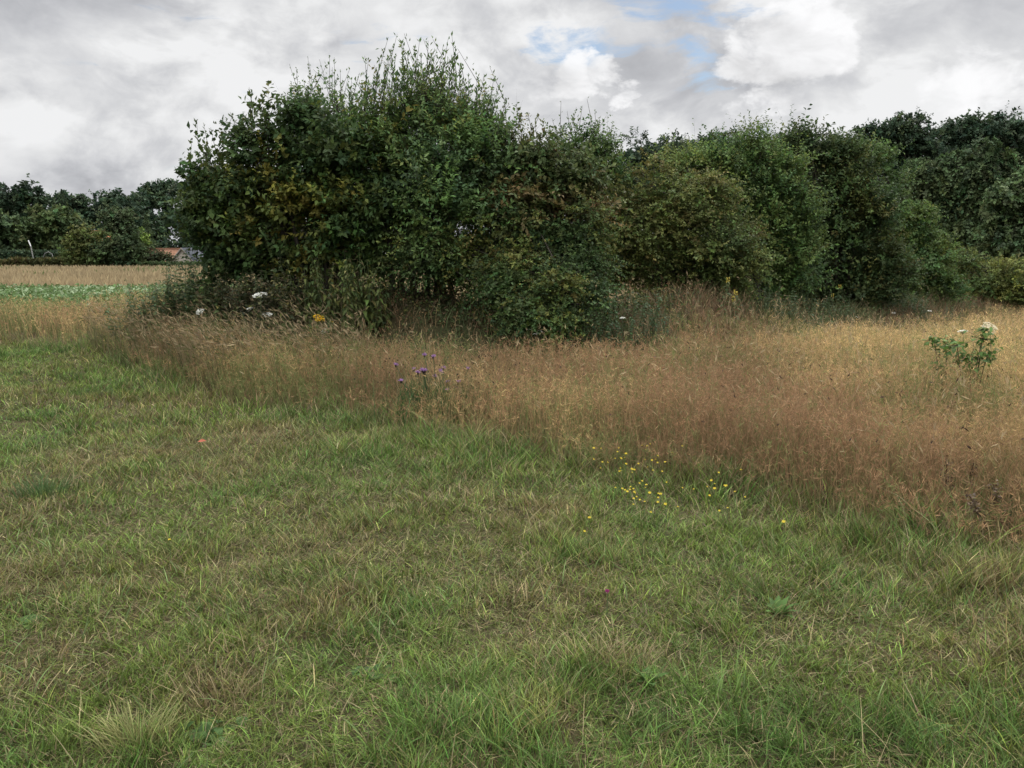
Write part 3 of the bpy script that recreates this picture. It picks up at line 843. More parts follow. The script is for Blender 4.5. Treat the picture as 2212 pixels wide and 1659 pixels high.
def thicket():
    woody('blackthorn', 'broad dark glossy-leaved shrub with yellowing sprays at the left end of the thicket', 12.7,
          [(498, 400, 48), (538, 345, 52), (578, 300, 50), (640, 300, 54), (700, 312, 62), (900, 500, 70, 0.1), (880, 380, 60), (480, 450, 60), (540, 430, 85), (620, 380, 90), (700, 380, 90), (780, 350, 80), (462, 520, 44), (520, 530, 85),
           (610, 490, 95), (700, 480, 95), (790, 460, 90), (870, 430, 85), (488, 585, 40), (550, 590, 52), (640, 580, 60), (730, 570, 62), (810, 555, 65), (435, 460, 32), (450, 560, 26), (860, 350, 70), (430, 400, 26)],
          DARKG, 120000, 0.082, 0.047, base_px=690, stems=12,
          shoot_px=[(425, 262, 95, -0.3), (440, 268, 85, -0.3), (455, 275, 80, -0.2), (400, 375, 70, -0.9), (480, 285, 80, -0.1), (497, 242, 80, -0.2), (505, 245, 80, -0.1), (538, 188, 90, -0.2), (545, 196, 80, -0.1), (575, 195, 70, 0.3), (590, 205, 70, 0.4),
                    (560, 215, 70, 0), (600, 215, 70, 0.3), (430, 330, 70, -0.4), (415, 300, 90, -0.3), (440, 560, 80, -1.2), (415, 595, 60, -1.4), (430, 620, 70, -1.3), (378, 478, 70, -1.1), (385, 510, 70, -1.2), (395, 545, 60, -1.3),
                    (620, 205, 60, 0.1), (700, 235, 60, 0.0), (520, 270, 70, -0.2), (445, 310, 60, -0.3), (465, 330, 60, -0.3), (412, 615, 50, -1.5)],
          shoot_leaf=(0.10, 0.06), ry=0.85, per=12, tl=0.5, upb=0.35, noise_seed=3, patch=1.1, ragged=0.46, spray=1.2)
    woody('dogwood', 'sparse small-leaved shrub rising behind the dark glossy shrub, open against the sky', 14.2,
          [(690, 300, 50), (725, 278, 38), (650, 295, 34), (760, 298, 42), (700, 248, 28), (738, 245, 24), (655, 246, 22)], WILLOW, 8000, 0.050, 0.030, base_px=720, stems=7,
          shoot_px=[(625, 138, 140, -0.1), (640, 145, 120, -0.1), (665, 122, 150, 0), (677, 150, 120, 0), (690, 128, 150, 0.05), (712, 120, 150, 0.05), (722, 124, 150, 0.1), (735, 150, 110, 0.1), (655, 170, 110, -0.1), (752, 165, 100, 0.2), (706, 140, 130, 0), (630, 175, 100, -0.1),
                    (668, 135, 130, 0), (698, 155, 110, 0), (718, 145, 120, 0), (645, 190, 90, 0), (730, 165, 100, 0), (760, 190, 90, 0.1), (684, 180, 90, 0)],
          shoot_leaf=(0.062, 0.036), ry=0.7, per=18, tl=0.5, upb=0.9, noise_seed=5, fullness=0.2, twig_w=0.008)
    tips = [(839, 80, 150, -0.05), (848, 100, 130, 0), (858, 73, 160, 0.0), (868, 92, 140, 0), (873, 72, 160, 0), (885, 105, 130, 0), (894, 98, 140, 0), (906, 90, 150, 0), (915, 85, 150, 0), (925, 88, 150, 0.05), (935, 85, 150, 0.1),
            (946, 100, 140, 0.1), (958, 95, 140, 0.1), (968, 84, 150, 0.1), (976, 76, 160, 0.15), (984, 100, 130, 0.2), (992, 112, 130, 0.2), (845, 130, 110, 0), (880, 130, 120, 0), (920, 120, 120, 0), (950, 125, 120, 0), (975, 130, 120, 0.1),
            (755, 150, 100, -0.2), (765, 170, 90, -0.1), (788, 120, 130, 0), (796, 128, 120, 0), (808, 140, 110, 0), (820, 125, 130, 0), (830, 138, 110, 0), (1000, 170, 100, 0.2), (1012, 160, 110, 0.15), (1030, 168, 110, 0.2), (1045, 165, 110, 0.2), (1058, 145, 130, 0.2),
            (1066, 175, 100, 0.25), (1075, 195, 90, 0.3), (1022, 185, 100, 0.1), (1078, 215, 70, 0.4), (1050, 195, 90, 0.2), (770, 200, 80, 0), (900, 140, 110, 0), (865, 150, 100, 0), (935, 150, 100, 0), (850, 170, 90, 0), (815, 175, 90, 0), (985, 150, 100, 0.1)]
    tips = tips + [(a + RNG.uniform(-14, 14), b + RNG.uniform(18, 60), l_ * 0.9, t_) for (a, b, l_, t_) in tips for _ in range(2)]
    woody('sallow', 'tallest willow of the thicket with long upright leafy shoots against the cloud', 12.8,
          [(860, 285, 48), (910, 262, 46), (960, 268, 46), (930, 310, 70, -0.2), (1010, 305, 54), (850, 335, 66, -0.2), (1000, 365, 80, -0.3), (920, 380, 85, -0.4), (800, 315, 46), (1045, 330, 44), (890, 232, 26), (945, 230, 26), (1022, 268, 30), (1020, 430, 74, -0.4), (940, 450, 80, -0.5), (900, 480, 60, -0.5), (1060, 370, 60, -0.3), (1020, 475, 60, 0.3), (1050, 440, 60, 0.6)],
          WILLOW, 64000, 0.070, 0.033, base_px=930, stems=9, shoot_px=tips, shoot_leaf=(0.098, 0.042), ry=0.8, per=12, tl=0.6, upb=0.85, noise_seed=8, ragged=0.44, spray=1.0)
    woody('spindle', 'reddish brown tinged shrub with drooping leaves in the middle of the thicket', 12.6,
          [(1110, 345, 38), (1152, 352, 38), (1075, 400, 54), (1130, 410, 64), (1200, 425, 56), (1255, 410, 44), (1100, 475, 66), (1175, 490, 62), (1240, 375, 34), (1250, 470, 52), (1130, 370, 44), (1190, 385, 40)],
          BROWNY, 60000, 0.074, 0.042, base_px=1130, stems=8,
          shoot_px=[(1095, 212, 120, 0), (1100, 225, 110, 0), (1115, 228, 110, 0.05), (1128, 245, 100, 0), (1140, 242, 100, 0.05), (1155, 260, 90, 0.05), (1165, 248, 100, 0.1), (1085, 245, 100, -0.1), (1172, 262, 80, 0.1), (1150, 270, 90, 0.1), (1180, 285, 70, 0.2), (1210, 310, 70, 0.2)],
          shoot_leaf=(0.085, 0.05), ry=0.8, per=11, tl=0.6, upb=0.5, droop=0.35, noise_seed=11, patch=1.0, ragged=0.45, spray=1.2)
    woody('birch_sapling', 'airy young tree with small leaves showing sky through, behind the thicket', 14.6,
          [(1215, 325, 34), (1255, 312, 38), (1285, 340, 40), (1240, 360, 48), (1305, 325, 26), (1195, 365, 32), (1300, 360, 44), (1260, 390, 55), (1320, 400, 45), (1200, 420, 45)], FAIR, 17000, 0.052, 0.034, base_px=1250, stems=5,
          shoot_px=[(1212, 218, 100, -0.1), (1225, 240, 80, -0.1), (1245, 232, 90, 0), (1258, 228, 90, 0), (1268, 213, 110, 0), (1285, 240, 90, 0.1), (1298, 250, 80, 0.1), (1310, 250, 80, 0.2), (1322, 270, 70, 0.3), (1328, 290, 60, 0.4), (1192, 255, 90, -0.2), (1235, 250, 80, 0), (1343, 312, 60, 0.5), (1332, 330, 70, 0.4), (1350, 330, 50, 0.5), (1275, 255, 80, 0), (1180, 290, 70, -0.2)],
          shoot_leaf=(0.066, 0.04), ry=0.8, per=12, tl=0.45, upb=0.8, noise_seed=13, fullness=0.2, cat='tree', trunk_name='trunk')
    woody('hawthorn', 'dark small-leaved hawthorn hanging low to the ground at the middle of the thicket', 12.2,
          [(930, 540, 56), (975, 520, 60), (1035, 530, 68), (1100, 560, 76), (1170, 580, 76), (1230, 550, 70), (1110, 640, 58, -0.8), (1170, 660, 64, -1.0), (1225, 640, 60, -1.0), (880, 570, 50), (960, 570, 48), (1030, 590, 46), (1270, 500, 60), (1130, 500, 66), (1290, 570, 50), (1190, 705, 44, -1.3), (1135, 700, 36, -1.2), (1262, 610, 46, -0.7), (1245, 690, 36, -1.2), (1220, 735, 26, -1.4), (1285, 640, 26, -0.9), (1115, 595, 58, -0.5), (1185, 605, 60, -0.6), (1060, 605, 46, -0.5), (1250, 575, 44, -0.5), (1075, 650, 34, -0.7)],
          HAW, 125000, 0.044, 0.032, base_px=1110, stems=9,
          shoot_px=[(880, 640, 60, -2.2), (900, 630, 60, 2.6)], ry=0.85, per=12, tl=0.45, upb=0.1, droop=0.45, noise_seed=17)
    woody('hawthorn', 'rounded olive-green hawthorn with dense small leaves, right of the brownish shrub', 14.8,
          [(1330, 460, 66), (1400, 440, 66), (1470, 460, 76), (1540, 480, 72), (1590, 530, 56), (1440, 530, 84), (1520, 560, 80), (1360, 540, 76), (1320, 560, 56), (1615, 590, 36), (1330, 400, 44), (1395, 385, 36), (1470, 400, 46), (1560, 620, 46), (1430, 610, 52), (1490, 625, 46), (1370, 610, 44), (1310, 620, 34), (1590, 630, 34), (1530, 420, 50), (1420, 640, 34)],
          OLIVE_H, 105000, 0.047, 0.034, base_px=1480, stems=9, ry=0.9, per=12, tl=0.5, upb=0.3, droop=0.35, noise_seed=19, ragged=0.43, spray=1.0,
          shoot_px=[(1480, 340, 70, 0), (1445, 350, 70, 0), (1655, 610, 60, 1.4), (1640, 570, 50, 1.2), (1650, 590, 50, 1.4), (1380, 350, 60, 0), (1340, 370, 60, 0), (1410, 345, 60, 0), (1660, 580, 50, 1.2)])
    woody('sallow', 'bushy pale green willow standing behind the olive hawthorn', 17.2,
          [(1520, 365, 46), (1465, 372, 32), (1560, 345, 40), (1590, 370, 56), (1650, 350, 54), (1535, 390, 48), (1690, 400, 58), (1640, 430, 70), (1700, 480, 60), (1650, 520, 66), (1700, 560, 56), (1690, 610, 52), (1500, 370, 36), (1735, 450, 42), (1620, 315, 34), (1740, 530, 42), (1640, 600, 50), (1730, 620, 42), (1570, 430, 50), (1660, 640, 40)],
          FAIR, 84000, 0.066, 0.034, base_px=1650, stems=9, ry=0.9, per=12, tl=0.6, upb=0.65, noise_seed=23, ragged=0.43, spray=1.0,
          shoot_px=[(1612, 268, 80, 0), (1625, 265, 85, 0), (1636, 270, 80, 0.1), (1590, 296, 60, 0), (1600, 285, 60, 0), (1655, 285, 60, 0), (1570, 310, 60, -0.1), (1500, 325, 50, 0), (1680, 300, 60, 0.1), (1645, 288, 60, 0), (1560, 330, 50, 0), (1700, 320, 50, 0.1), (1525, 340, 50, 0)])
    woody('aspen', 'tall dark young tree with a feathery top, in the hedge right of the pale willow', 20.0,
          [(1755, 330, 46), (1720, 330, 38), (1795, 370, 54), (1835, 340, 38), (1850, 390, 52), (1790, 440, 66), (1860, 460, 60), (1890, 530, 56), (1810, 530, 72), (1760, 580, 52), (1920, 600, 44), (1850, 610, 56), (1790, 630, 46), (1900, 640, 36), (1840, 650, 34), (1740, 500, 40), (1750, 640, 34)],
          [((0.044, 0.074, 0.029), 3), ((0.060, 0.094, 0.032), 4), ((0.084, 0.112, 0.035), 2), ((0.12, 0.13, 0.038), 0.4)], 90000, 0.084, 0.046, base_px=1810, stems=8, ry=0.9, per=12, tl=0.65, upb=0.6, noise_seed=29, ragged=0.43, spray=1.0, cat='tree', trunk_name='trunk',
          shoot_px=[(1722, 268, 60, 0), (1730, 260, 70, 0), (1740, 258, 70, 0), (1752, 262, 60, 0), (1765, 256, 60, 0), (1775, 268, 60, 0), (1785, 265, 60, 0), (1710, 282, 60, 0), (1800, 280, 50, 0.1), (1825, 285, 50, 0), (1840, 278, 50, 0), (1850, 285, 50, 0), (1862, 300, 50, 0.1), (1695, 292, 50, -0.1), (1875, 310, 50, 0.2), (1812, 290, 50, 0)])
    woody('hazel', 'mid-green leafy shrub sloping down the hedge, left of the golden one', 23.2,
          [(1915, 430, 46), (1935, 500, 50), (1975, 510, 44), (2000, 560, 44), (1960, 580, 50), (2025, 560, 28), (1905, 370, 36), (1985, 470, 28), (2010, 620, 40), (1960, 640, 40), (2040, 630, 32), (1880, 340, 26)],
          FAIR, 52000, 0.076, 0.046, base_px=1960, stems=7, ry=0.9, per=12, tl=0.6, upb=0.4, droop=0.25, noise_seed=31)
    woody('field_maple', 'golden green rounded bush at the right end of the hedge', 26.2,
          [(2060, 590, 42), (2100, 570, 38), (2120, 620, 46), (2165, 605, 44), (2195, 640, 36), (2070, 640, 38), (2235, 655, 36), (2140, 650, 38), (2040, 555, 20), (2220, 620, 30), (2180, 660, 26), (2100, 665, 26)],
          GOLD, 52000, 0.078, 0.04, base_px=2110, stems=7, ry=0.9, per=12, tl=0.65, upb=0.3, droop=0.4, noise_seed=37,
          shoot_px=[(2030, 530, 40, -0.1), (2045, 532, 40, 0), (2060, 535, 30, 0), (2075, 530, 40, 0), (2100, 535, 30, 0.1), (2090, 528, 30, 0), (2125, 542, 30, 0.2), (2180, 570, 30, 0.4), (2155, 555, 30, 0.3)])
thicket()

# ------------------------------------------------------------------ wood on the right
FARD = [((0.037, 0.065, 0.038), 3), ((0.056, 0.089, 0.049), 4), ((0.078, 0.110, 0.054), 2)]  # far leaf colours lifted, standing in for slight distance haze
FARG = [((0.056, 0.089, 0.042), 3), ((0.078, 0.114, 0.049), 4), ((0.101, 0.136, 0.057), 2)]

def right_wood():
    rw = [
        ('oak', 'dark oak crown on the skyline just right of the airy young tree', 88, [(1390, 350, 55), (1350, 370, 40), (1440, 340, 45), (1400, 420, 70), (1480, 370, 50)], FARD, 12000),
        ('oak', 'small dark crown on the skyline behind the pale willow', 84, [(1530, 320, 30), (1560, 330, 36), (1500, 350, 50), (1600, 350, 60), (1550, 400, 70)], FARD, 10000),
        ('beech', 'two-lobed dark crown standing highest above the wood, left of the spiky-topped trees', 70, [(1930, 286, 30), (1978, 282, 34), (1955, 300, 30), (1950, 330, 55), (1880, 320, 42), (2010, 330, 40), (1940, 400, 70)], FARD, 14000),
        ('ash', 'spiky-topped dark tree on the skyline at the right of the wood', 72, [(2070, 300, 36), (2110, 290, 36), (2150, 285, 34), (2100, 350, 66), (2180, 310, 40), (2060, 380, 56), (2040, 320, 30)], FARD, 16000),
        ('birch', 'drooping grey-green birch in front of the wood, left of the white trunk', 62, [(2020, 400, 46), (2060, 420, 48), (2040, 470, 40), (1990, 380, 40), (2070, 360, 44), (2030, 520, 30)], FARG, 14000),
        ('birch', 'grey-green birch with a thin pale trunk inside the wood', 60, [(2120, 380, 44), (2100, 430, 44), (2150, 410, 38), (2120, 470, 40), (2090, 500, 32), (2140, 340, 34)], FARG, 14000),
        ('sycamore', 'tree with tiers of broad pale-edged foliage at the right edge of the wood', 52, [(2190, 440, 42), (2220, 500, 50), (2170, 530, 38), (2240, 420, 50), (2160, 480, 26), (2200, 570, 44), (2260, 560, 50)], FARG, 22000),
    ]
    for i, (nm, lab, Y, lb, pal, nl) in enumerate(rw):
        sh = []
        if nm == 'ash':
            sh = [(2055, 270, 40, -0.2), (2080, 262, 40, -0.1), (2100, 275, 30, 0), (2125, 262, 36, 0), (2150, 266, 36, 0.1), (2175, 262, 40, 0.3), (2190, 275, 40, 0.4)]
        if nm == 'beech':
            sh = [(1915, 268, 40, -0.3), (1955, 262, 30, 0), (1985, 260, 36, 0.1), (2005, 280, 40, 0.5), (1935, 268, 30, 0)]
        woody(nm, lab, Y, lb, pal, nl * 2, 0.26 if Y > 58 else 0.22, 0.16, stems=1, cat='tree', trunk_name='trunk', stem_r=0.22, trunk_single=True,
              ry=0.9, per=14, tl=1.3, upb=0.25 if nm != 'birch' else -0.2, droop=0.2 if nm != 'birch' else 0.9, noise_seed=50 + i, ragged=0.36, mat=M_FAR, sub=8, subr=0.42, shoot_px=sh, shoot_leaf=(0.28, 0.15) if sh else None, twig_w=0.03)
    # pale trunk of the birch
    b = [o for o in COL.objects if o.name.startswith('birch') and 'pale trunk' in o.get('label', '')][0]
    mb = MB()
    p0, p1 = P(2112, 560, 59.6), P(2126, 385, 59.9)
    tube(mb, curve_pts(p0, p1, 0.0, 7, 0.03), np.linspace(0.11, 0.04, 7), (0.24, 0.235, 0.21), 6)
    o = mb.build('pale_bark', M_STEM, b, origin=np.array(b.location))
    # the mass of the wood behind
    mb, tw = MB(), MB()
    lobes = []
    for u in range(1300, 2520, 46):
        top = np.interp(u, [1300, 1400, 1500, 1620, 1750, 1900, 2050, 2212, 2500], [350, 334, 328, 322, 314, 312, 330, 310, 290])
        yy = np.interp(u, [1300, 1700, 2000, 2500], [105, 95, 82, 78])
        for v in np.arange(top + 30, 640, 55):
            lobes.append((P(u + RNG.uniform(-20, 20), v + RNG.uniform(-12, 12), yy + RNG.uniform(-2, 3)), RNG.uniform(38, 52) * S / F * yy))
    crown(mb, None, lobes, FARD, 150000, 0.5, 0.34, per=10, tl=1.2, upb=0.2, depth=0.6, sub=6, subr=0.6, spray=0, noise_seed=70, ragged=0.2, caps=0.5)
    o = mb.build('woodland', M_FAR)
    tag(o, 'dark wood closing the view behind the hedge on the right', 'woodland', kind='stuff')
right_wood()

# ------------------------------------------------------------------ left distance: wood, trees, hedges, houses
def conifer(name, label, Y, u, v_top, v_bot, half, pal, nl):
    k = S / F
    base = P(u, v_bot, Y); top = P(u, v_top, Y)
    base[2] = float(terrain(base[0], base[1]))
    hgt = top[2] - base[2]
    root = thing(name, base, label, 'tree')
    mb, tw = MB(), MB()
    n = nl
    t = RNG.random(n) ** 0.75
    R = half * k * Y
    whorl = 0.75 + 0.25 * np.sin(t * 44)
    rr = R * (1 - t) * whorl * np.sqrt(RNG.uniform(0.15, 1, n)) + 0.03
    a = RNG.uniform(0, 2 * np.pi, n)
    pos = np.stack([np.cos(a) * rr, np.sin(a) * rr, hgt * (0.05 + 0.95 * t) - rr * 0.25], 1) + base
    ax = np.stack([np.cos(a), np.sin(a), RNG.uniform(-0.5, 0.2, n)], 1)
    leaves(mb, pos, ax, norm(UP + RNG.normal(0, 0.4, (n, 3))), 0.0042 * Y * RNG.uniform(0.6, 1.3, n) * (1.05 - 0.85 * t), 0.0014 * Y * (1.05 - 0.6 * t), pick_cols(pal, RNG.random(n), 0.2), 0.1, 0.2)
    tube(tw, [base, base + np.array([0, 0, hgt * 0.5]), base + np.array([0, 0, hgt * 0.98])], [0.28, 0.16, 0.03], BARKC, 6)
    mb.build('crown', M_FAR, root, origin=base); tw.build('trunk', M_BARK, root, origin=base)

def left_distance():
    mb = MB()
    lobes = []
    for u in range(-520, 900, 40):
        top = np.interp(u, [-520, -200, 0, 60, 110, 160, 230, 300, 380, 450, 900], [400, 400, 420, 422, 424, 424, 420, 412, 402, 396, 390])
        yy = 205 + RNG.uniform(-6, 6)
        for v in np.arange(top + 18, 590, 24):
            lobes.append((P(u + RNG.uniform(-14, 14), v + RNG.uniform(-7, 7), yy + RNG.uniform(0, 6) - (v - top) * 0.12), RNG.uniform(19, 29) * S / F * yy))
    crown(mb, None, lobes, FARD, 230000, 0.80, 0.52, per=8, tl=1.8, upb=0.3, depth=0.7, sub=7, subr=0.62, noise_seed=80, ragged=0.0, caps=0.45, spray=0)
    o = mb.build('woodland', M_FAR)
    tag(o, 'dark wooded slope behind the houses on the left', 'woodland', kind='stuff')
    lw = [
        ('oak', 'large dark tree rising above the wood at the left edge of the view', 170, [(20, 430, 45), (60, 425, 38), (-30, 420, 50), (90, 450, 28), (40, 480, 50), (-20, 490, 50)], FARD, 12000, 0.75),
        ('walnut', 'rounded mid-green tree in front of the large dark tree, cut by the left edge', 112, [(0, 490, 40), (-35, 500, 45), (20, 520, 32), (-5, 545, 30)], FARG, 9000, 0.5),
        ('apple_tree', 'broad pale green tree left of the twin bushes, above the clipped hedge', 116, [(95, 490, 36), (130, 495, 34), (75, 515, 34), (150, 520, 30), (110, 530, 34), (60, 540, 20)], [((0.07, 0.105, 0.042), 3), ((0.10, 0.135, 0.05), 4)], 14000, 0.5),
        ('elder', 'yellowish green bush, left one of the pair at the far field edge', 98, [(180, 540, 30), (200, 520, 28), (165, 555, 22), (215, 550, 28), (190, 565, 18)], [((0.078, 0.105, 0.034), 3), ((0.11, 0.13, 0.04), 3)], 12000, 0.36),
        ('elder', 'darker green bush, right one of the pair at the far field edge', 97, [(260, 535, 34), (240, 555, 26), (280, 555, 22), (265, 565, 20), (290, 540, 16)], [((0.05, 0.08, 0.036), 3), ((0.07, 0.10, 0.042), 3)], 12000, 0.36),
        ('poplar', 'pale narrow tree rising behind the pair of bushes', 118, [(255, 475, 22), (245, 495, 24), (270, 500, 22), (240, 468, 14), (275, 478, 14), (258, 520, 22)], [((0.065, 0.095, 0.045), 3), ((0.09, 0.12, 0.055), 3)], 8000, 0.42),
        ('maple_sapling', 'bright yellow-green bush beside the orange roof', 128, [(288, 512, 14), (305, 520, 11), (275, 515, 10), (300, 528, 10)], [((0.14, 0.21, 0.045), 3), ((0.19, 0.25, 0.06), 2)], 4000, 0.42),
        ('privet', 'low bush with hanging grassy tips in front of the long brown roof', 122, [(318, 557, 12), (336, 562, 11), (352, 560, 9), (362, 564, 7), (308, 562, 8)], [((0.05, 0.06, 0.03), 3), ((0.07, 0.075, 0.036), 2)], 4000, 0.36),
    ]
    for i, (nm, lab, Y, lb, pal, nl, lf) in enumerate(lw):
        woody(nm, lab, Y, lb, pal, nl, lf, lf * 0.62, stems=1, cat='tree' if nm not in ('elder', 'privet') else 'bush', trunk_name='trunk', stem_r=0.2, trunk_single=True, ry=0.9, per=10, tl=1.4, upb=0.35, droop=0.2,
              noise_seed=90 + i, mat=M_FAR, sub=8, subr=0.45, twig_w=0.04)
    conifer('spruce', 'dark conifer tip sticking out of the left wood skyline', 196, 145, 408, 560, 52, FARD, 5000)
    conifer('spruce', 'feathery grey-green conifer behind the bright yellow-green bush', 132, 322, 462, 575, 55, FARG, 6500)

    # hedges
    def hedge(name, label, a, b, hgt, dep, pal, nl, lf, trim):
        a = np.array(a, float); b = np.array(b, float)
        ln = np.linalg.norm(b - a); d = (b - a) / ln; nrm = np.array([-d[1], d[0]])
        s = RNG.random(nl); o = RNG.uniform(-0.5, 0.5, nl) * dep; hh = RNG.random(nl) ** (0.6) * hgt
        xy = a + d * (s * ln)[:, None] + nrm * o[:, None]
        if not trim:
            hh *= 0.6 + 0.55 * fbm(xy[:, 0], xy[:, 1], 2.2, 101)
        pos = np.concatenate([xy, (terrain(xy[:, 0], xy[:, 1]) + hh)[:, None]], 1)
        mb = MB()
        leaves(mb, pos, rand_dirs(nl) + UP * 0.3, norm(UP * 0.6 + RNG.normal(0, 0.5, (nl, 3))), lf * RNG.uniform(0.6, 1.2, nl), lf * 0.65 * np.ones(nl), pick_cols(pal, fbm(xy[:, 0], xy[:, 1], 1.5, 7) + RNG.normal(0, 0.2, nl), 0.2), 0.1)
        cen = np.array([(a[0] + b[0]) / 2, (a[1] + b[1]) / 2, 0.0]); cen[2] = float(terrain(cen[0], cen[1]))
        o = mb.build(name, M_FAR, None, origin=cen)
        tag(o, label, 'hedge')
    def hx(u, Y): return (P(u, 570, Y)[0], Y)
    hedge('clipped_hedge', 'dark clipped garden hedge with a flat top at far left', hx(-150, 108), hx(158, 108), 2.1, 1.4, FARD, 9000, 0.35, True)
    hedge('bramble_hedge', 'low olive-brown bramble hedge along the far edge of the field', hx(-260, 101), hx(178, 101), 1.25, 2.2, [((0.055, 0.062, 0.024), 3), ((0.09, 0.085, 0.03), 2), ((0.13, 0.10, 0.05), 0.6)], 9000, 0.34, False)
    hedge('bramble_hedge', 'low dark green hedge below the gabled house at the field edge', hx(290, 100), hx(640, 100), 0.8, 2.0, FARG, 9000, 0.34, False)

    # houses
    M_RENDER = noisy('pale_render', (0.42, 0.38, 0.33), (0.52, 0.47, 0.41), 1.2, 0.9)
    M_SLATE = noisy('slate', (0.050, 0.055, 0.066), (0.085, 0.092, 0.108), 3, 0.8)
    M_TILE = noisy('brown_tile', (0.20, 0.10, 0.06), (0.30, 0.16, 0.10), 2.5, 0.85)
    M_ORANGE = noisy('orange_tile', (0.36, 0.13, 0.06), (0.50, 0.22, 0.11), 2.5, 0.85)
    M_TRIM = noisy('trim', (0.16, 0.14, 0.12), (0.22, 0.20, 0.17), 5, 0.7)
    M_WHITE = noisy('white_paint', (0.70, 0.70, 0.68), (0.80, 0.80, 0.78), 3, 0.6)
    M_GLASS = noisy('window_glass', (0.03, 0.035, 0.04), (0.05, 0.055, 0.06), 1, 0.15, 0.5)

    def house(name, label, u, Y, wid, length, eave, ridge, axis, wallm, roofm, zb, windows=True):
        """axis 0: ridge runs along x; 1: gable faces the viewer"""
        c = P(u, 560, Y); c[2] = zb
        root = thing(name, c, label, 'house')
        mb = MB()
        w2, l2 = wid / 2, length / 2
        # pentagon prism, gable across x
        pr = [(-w2, 0), (w2, 0), (w2, eave), (0, ridge), (-w2, eave)]
        v = [(x, -l2, z) for x, z in pr] + [(x, l2, z) for x, z in pr]
        if axis == 0: v = [(y, x, z) for x, y, z in v]
        q = [(i, (i + 1) % 5, (i + 1) % 5 + 5, i + 5) for i in (0, 1, 4)]
        tri = [(0, 1, 2), (0, 2, 4), (2, 3, 4), (5, 7, 6), (5, 9, 7), (7, 9, 8)]
        mb.add(v, [np.array(tri), np.array(q)], (0.5, 0.5, 0.5))
        mb.build('wall', wallm, root)
        mb = MB()
        for s in (-1, 1):
            e = np.array([(s * (w2 + 0.35), eave - 0.35 * (ridge - eave) / w2), (0, ridge + 0.02)])
            th = 0.18
            vs = []
            for yy in (-l2 - 0.3, l2 + 0.3):
                for (x, z) in ((e[0][0], e[0][1] + 0.03), (e[1][0], e[1][1] + 0.03), (e[1][0], e[1][1] + th), (e[0][0], e[0][1] + th)):
                    vs.append((x + 0.0015 * s, yy, z))
            if axis == 0: vs = [(y, x, z) for x, y, z in vs]
            mb.add(vs, [np.array([(0, 1, 2, 3), (4, 7, 6, 5), (0, 4, 5, 1), (1, 5, 6, 2), (2, 6, 7, 3), (3, 7, 4, 0)])], (0.2, 0.2, 0.2))
        ro = mb.build('roof', roofm, root)
        if axis == 1:
            mb = MB()
            for s in (-1, 1):
                vs = []
                for yy in (-l2 - 0.36, -l2 - 0.305):
                    for (x, z) in ((s * (w2 + 0.35), eave - 0.35 * (ridge - eave) / w2 - 0.12), (s * 0.003, ridge - 0.12), (s * 0.003, ridge + 0.24), (s * (w2 + 0.35), eave - 0.35 * (ridge - eave) / w2 + 0.24)):
                        vs.append((x, yy, z))
                mb.add(vs, [np.array([(0, 1, 2, 3), (4, 7, 6, 5), (0, 4, 5, 1), (1, 5, 6, 2), (2, 6, 7, 3), (3, 7, 4, 0)])], (0.2, 0.2, 0.2))
            mb.build('bargeboard', M_TRIM, ro)
        else:
            mb = MB(); box(mb, (-l2 - 0.3, -0.14, ridge + 0.10), (l2 + 0.3, 0.14, ridge + 0.3)); mb.build('ridge_tile', roofm, ro)
        return root
    z0 = float(terrain(-30, 140)) - 0.6
    house('gabled_house', 'pale rendered house with a steep grey slate roof, gable facing the field', 423, 150, 4.2, 7, 3.3, 5.4, 1, M_RENDER, M_SLATE, -3.95).rotation_euler = (0, 0, -0.28)
    house('long_barn', 'long low building with a brown tiled roof left of the gabled house', 345, 158, 6.0, 18, 2.4, 5.3, 0, M_RENDER, M_TILE, -4.0)
    house('tiled_house', 'house with an orange tiled roof showing above the pair of bushes', 246, 140, 6.5, 6, 5.6, 8.5, 0, M_RENDER, M_ORANGE, -4.4)
    # lean-to greenhouse at the foot of the gable
    c = P(386, 565, 141); c[2] = float(terrain(c[0], c[1]))
    g = thing('lean_to', c, 'small lean-to with a grey sloping roof and white front below the pale gable', 'shed')
    mb = MB(); box(mb, (-1.4, -0.9, 0), (1.4, 0.9, 1.6)); mb.build('wall', M_WHITE, g)
    mb = MB(); v = [(-1.6, -1.1, 1.64), (1.6, -1.1, 1.64), (1.6, 1.1, 2.3), (-1.6, 1.1, 2.3)]; v += [(x, y, z + 0.12) for x, y, z in v]
    mb.add(v, [np.array([(0, 3, 2, 1), (4, 5, 6, 7), (0, 1, 5, 4), (1, 2, 6, 5), (2, 3, 7, 6), (3, 0, 4, 7)])], (0.3, 0.3, 0.3)); mb.build('roof', M_SLATE, g)
    # leaning white pole, wooden hoop
    mb = MB(); a, b = P(61, 519, 107), P(66.5, 532, 107)
    tube(mb, [a, (a + b) / 2, b], [0.07, 0.07, 0.07], (0.85, 0.85, 0.83), 6)
    lowp = b + np.array([0.25, 0.1, -2.4]); tube(mb, [b, (b + lowp) / 2, lowp], [0.07, 0.07, 0.06], (0.3, 0.3, 0.28), 6)
    tag(mb.build('leaning_pole', M_STEM, None, origin=lowp), 'leaning pole with a white upper end in the garden at far left', 'pole')
    c = G(106, 577); Y = 104.0; c = P(106, 570, Y); c[2] = float(terrain(c[0], c[1]))
    arch = thing('garden_arch', c, 'grey wooden garden arch with one crossbar in front of the clipped hedge', 'arch')
    mb = MB(); hh = 2.0
    pts = [(-0.75, 0, 0), (-0.72, 0, 1.2), (-0.4, 0, 1.8), (0.05, 0, hh), (0.45, 0, 1.75), (0.75, 0, 0)]
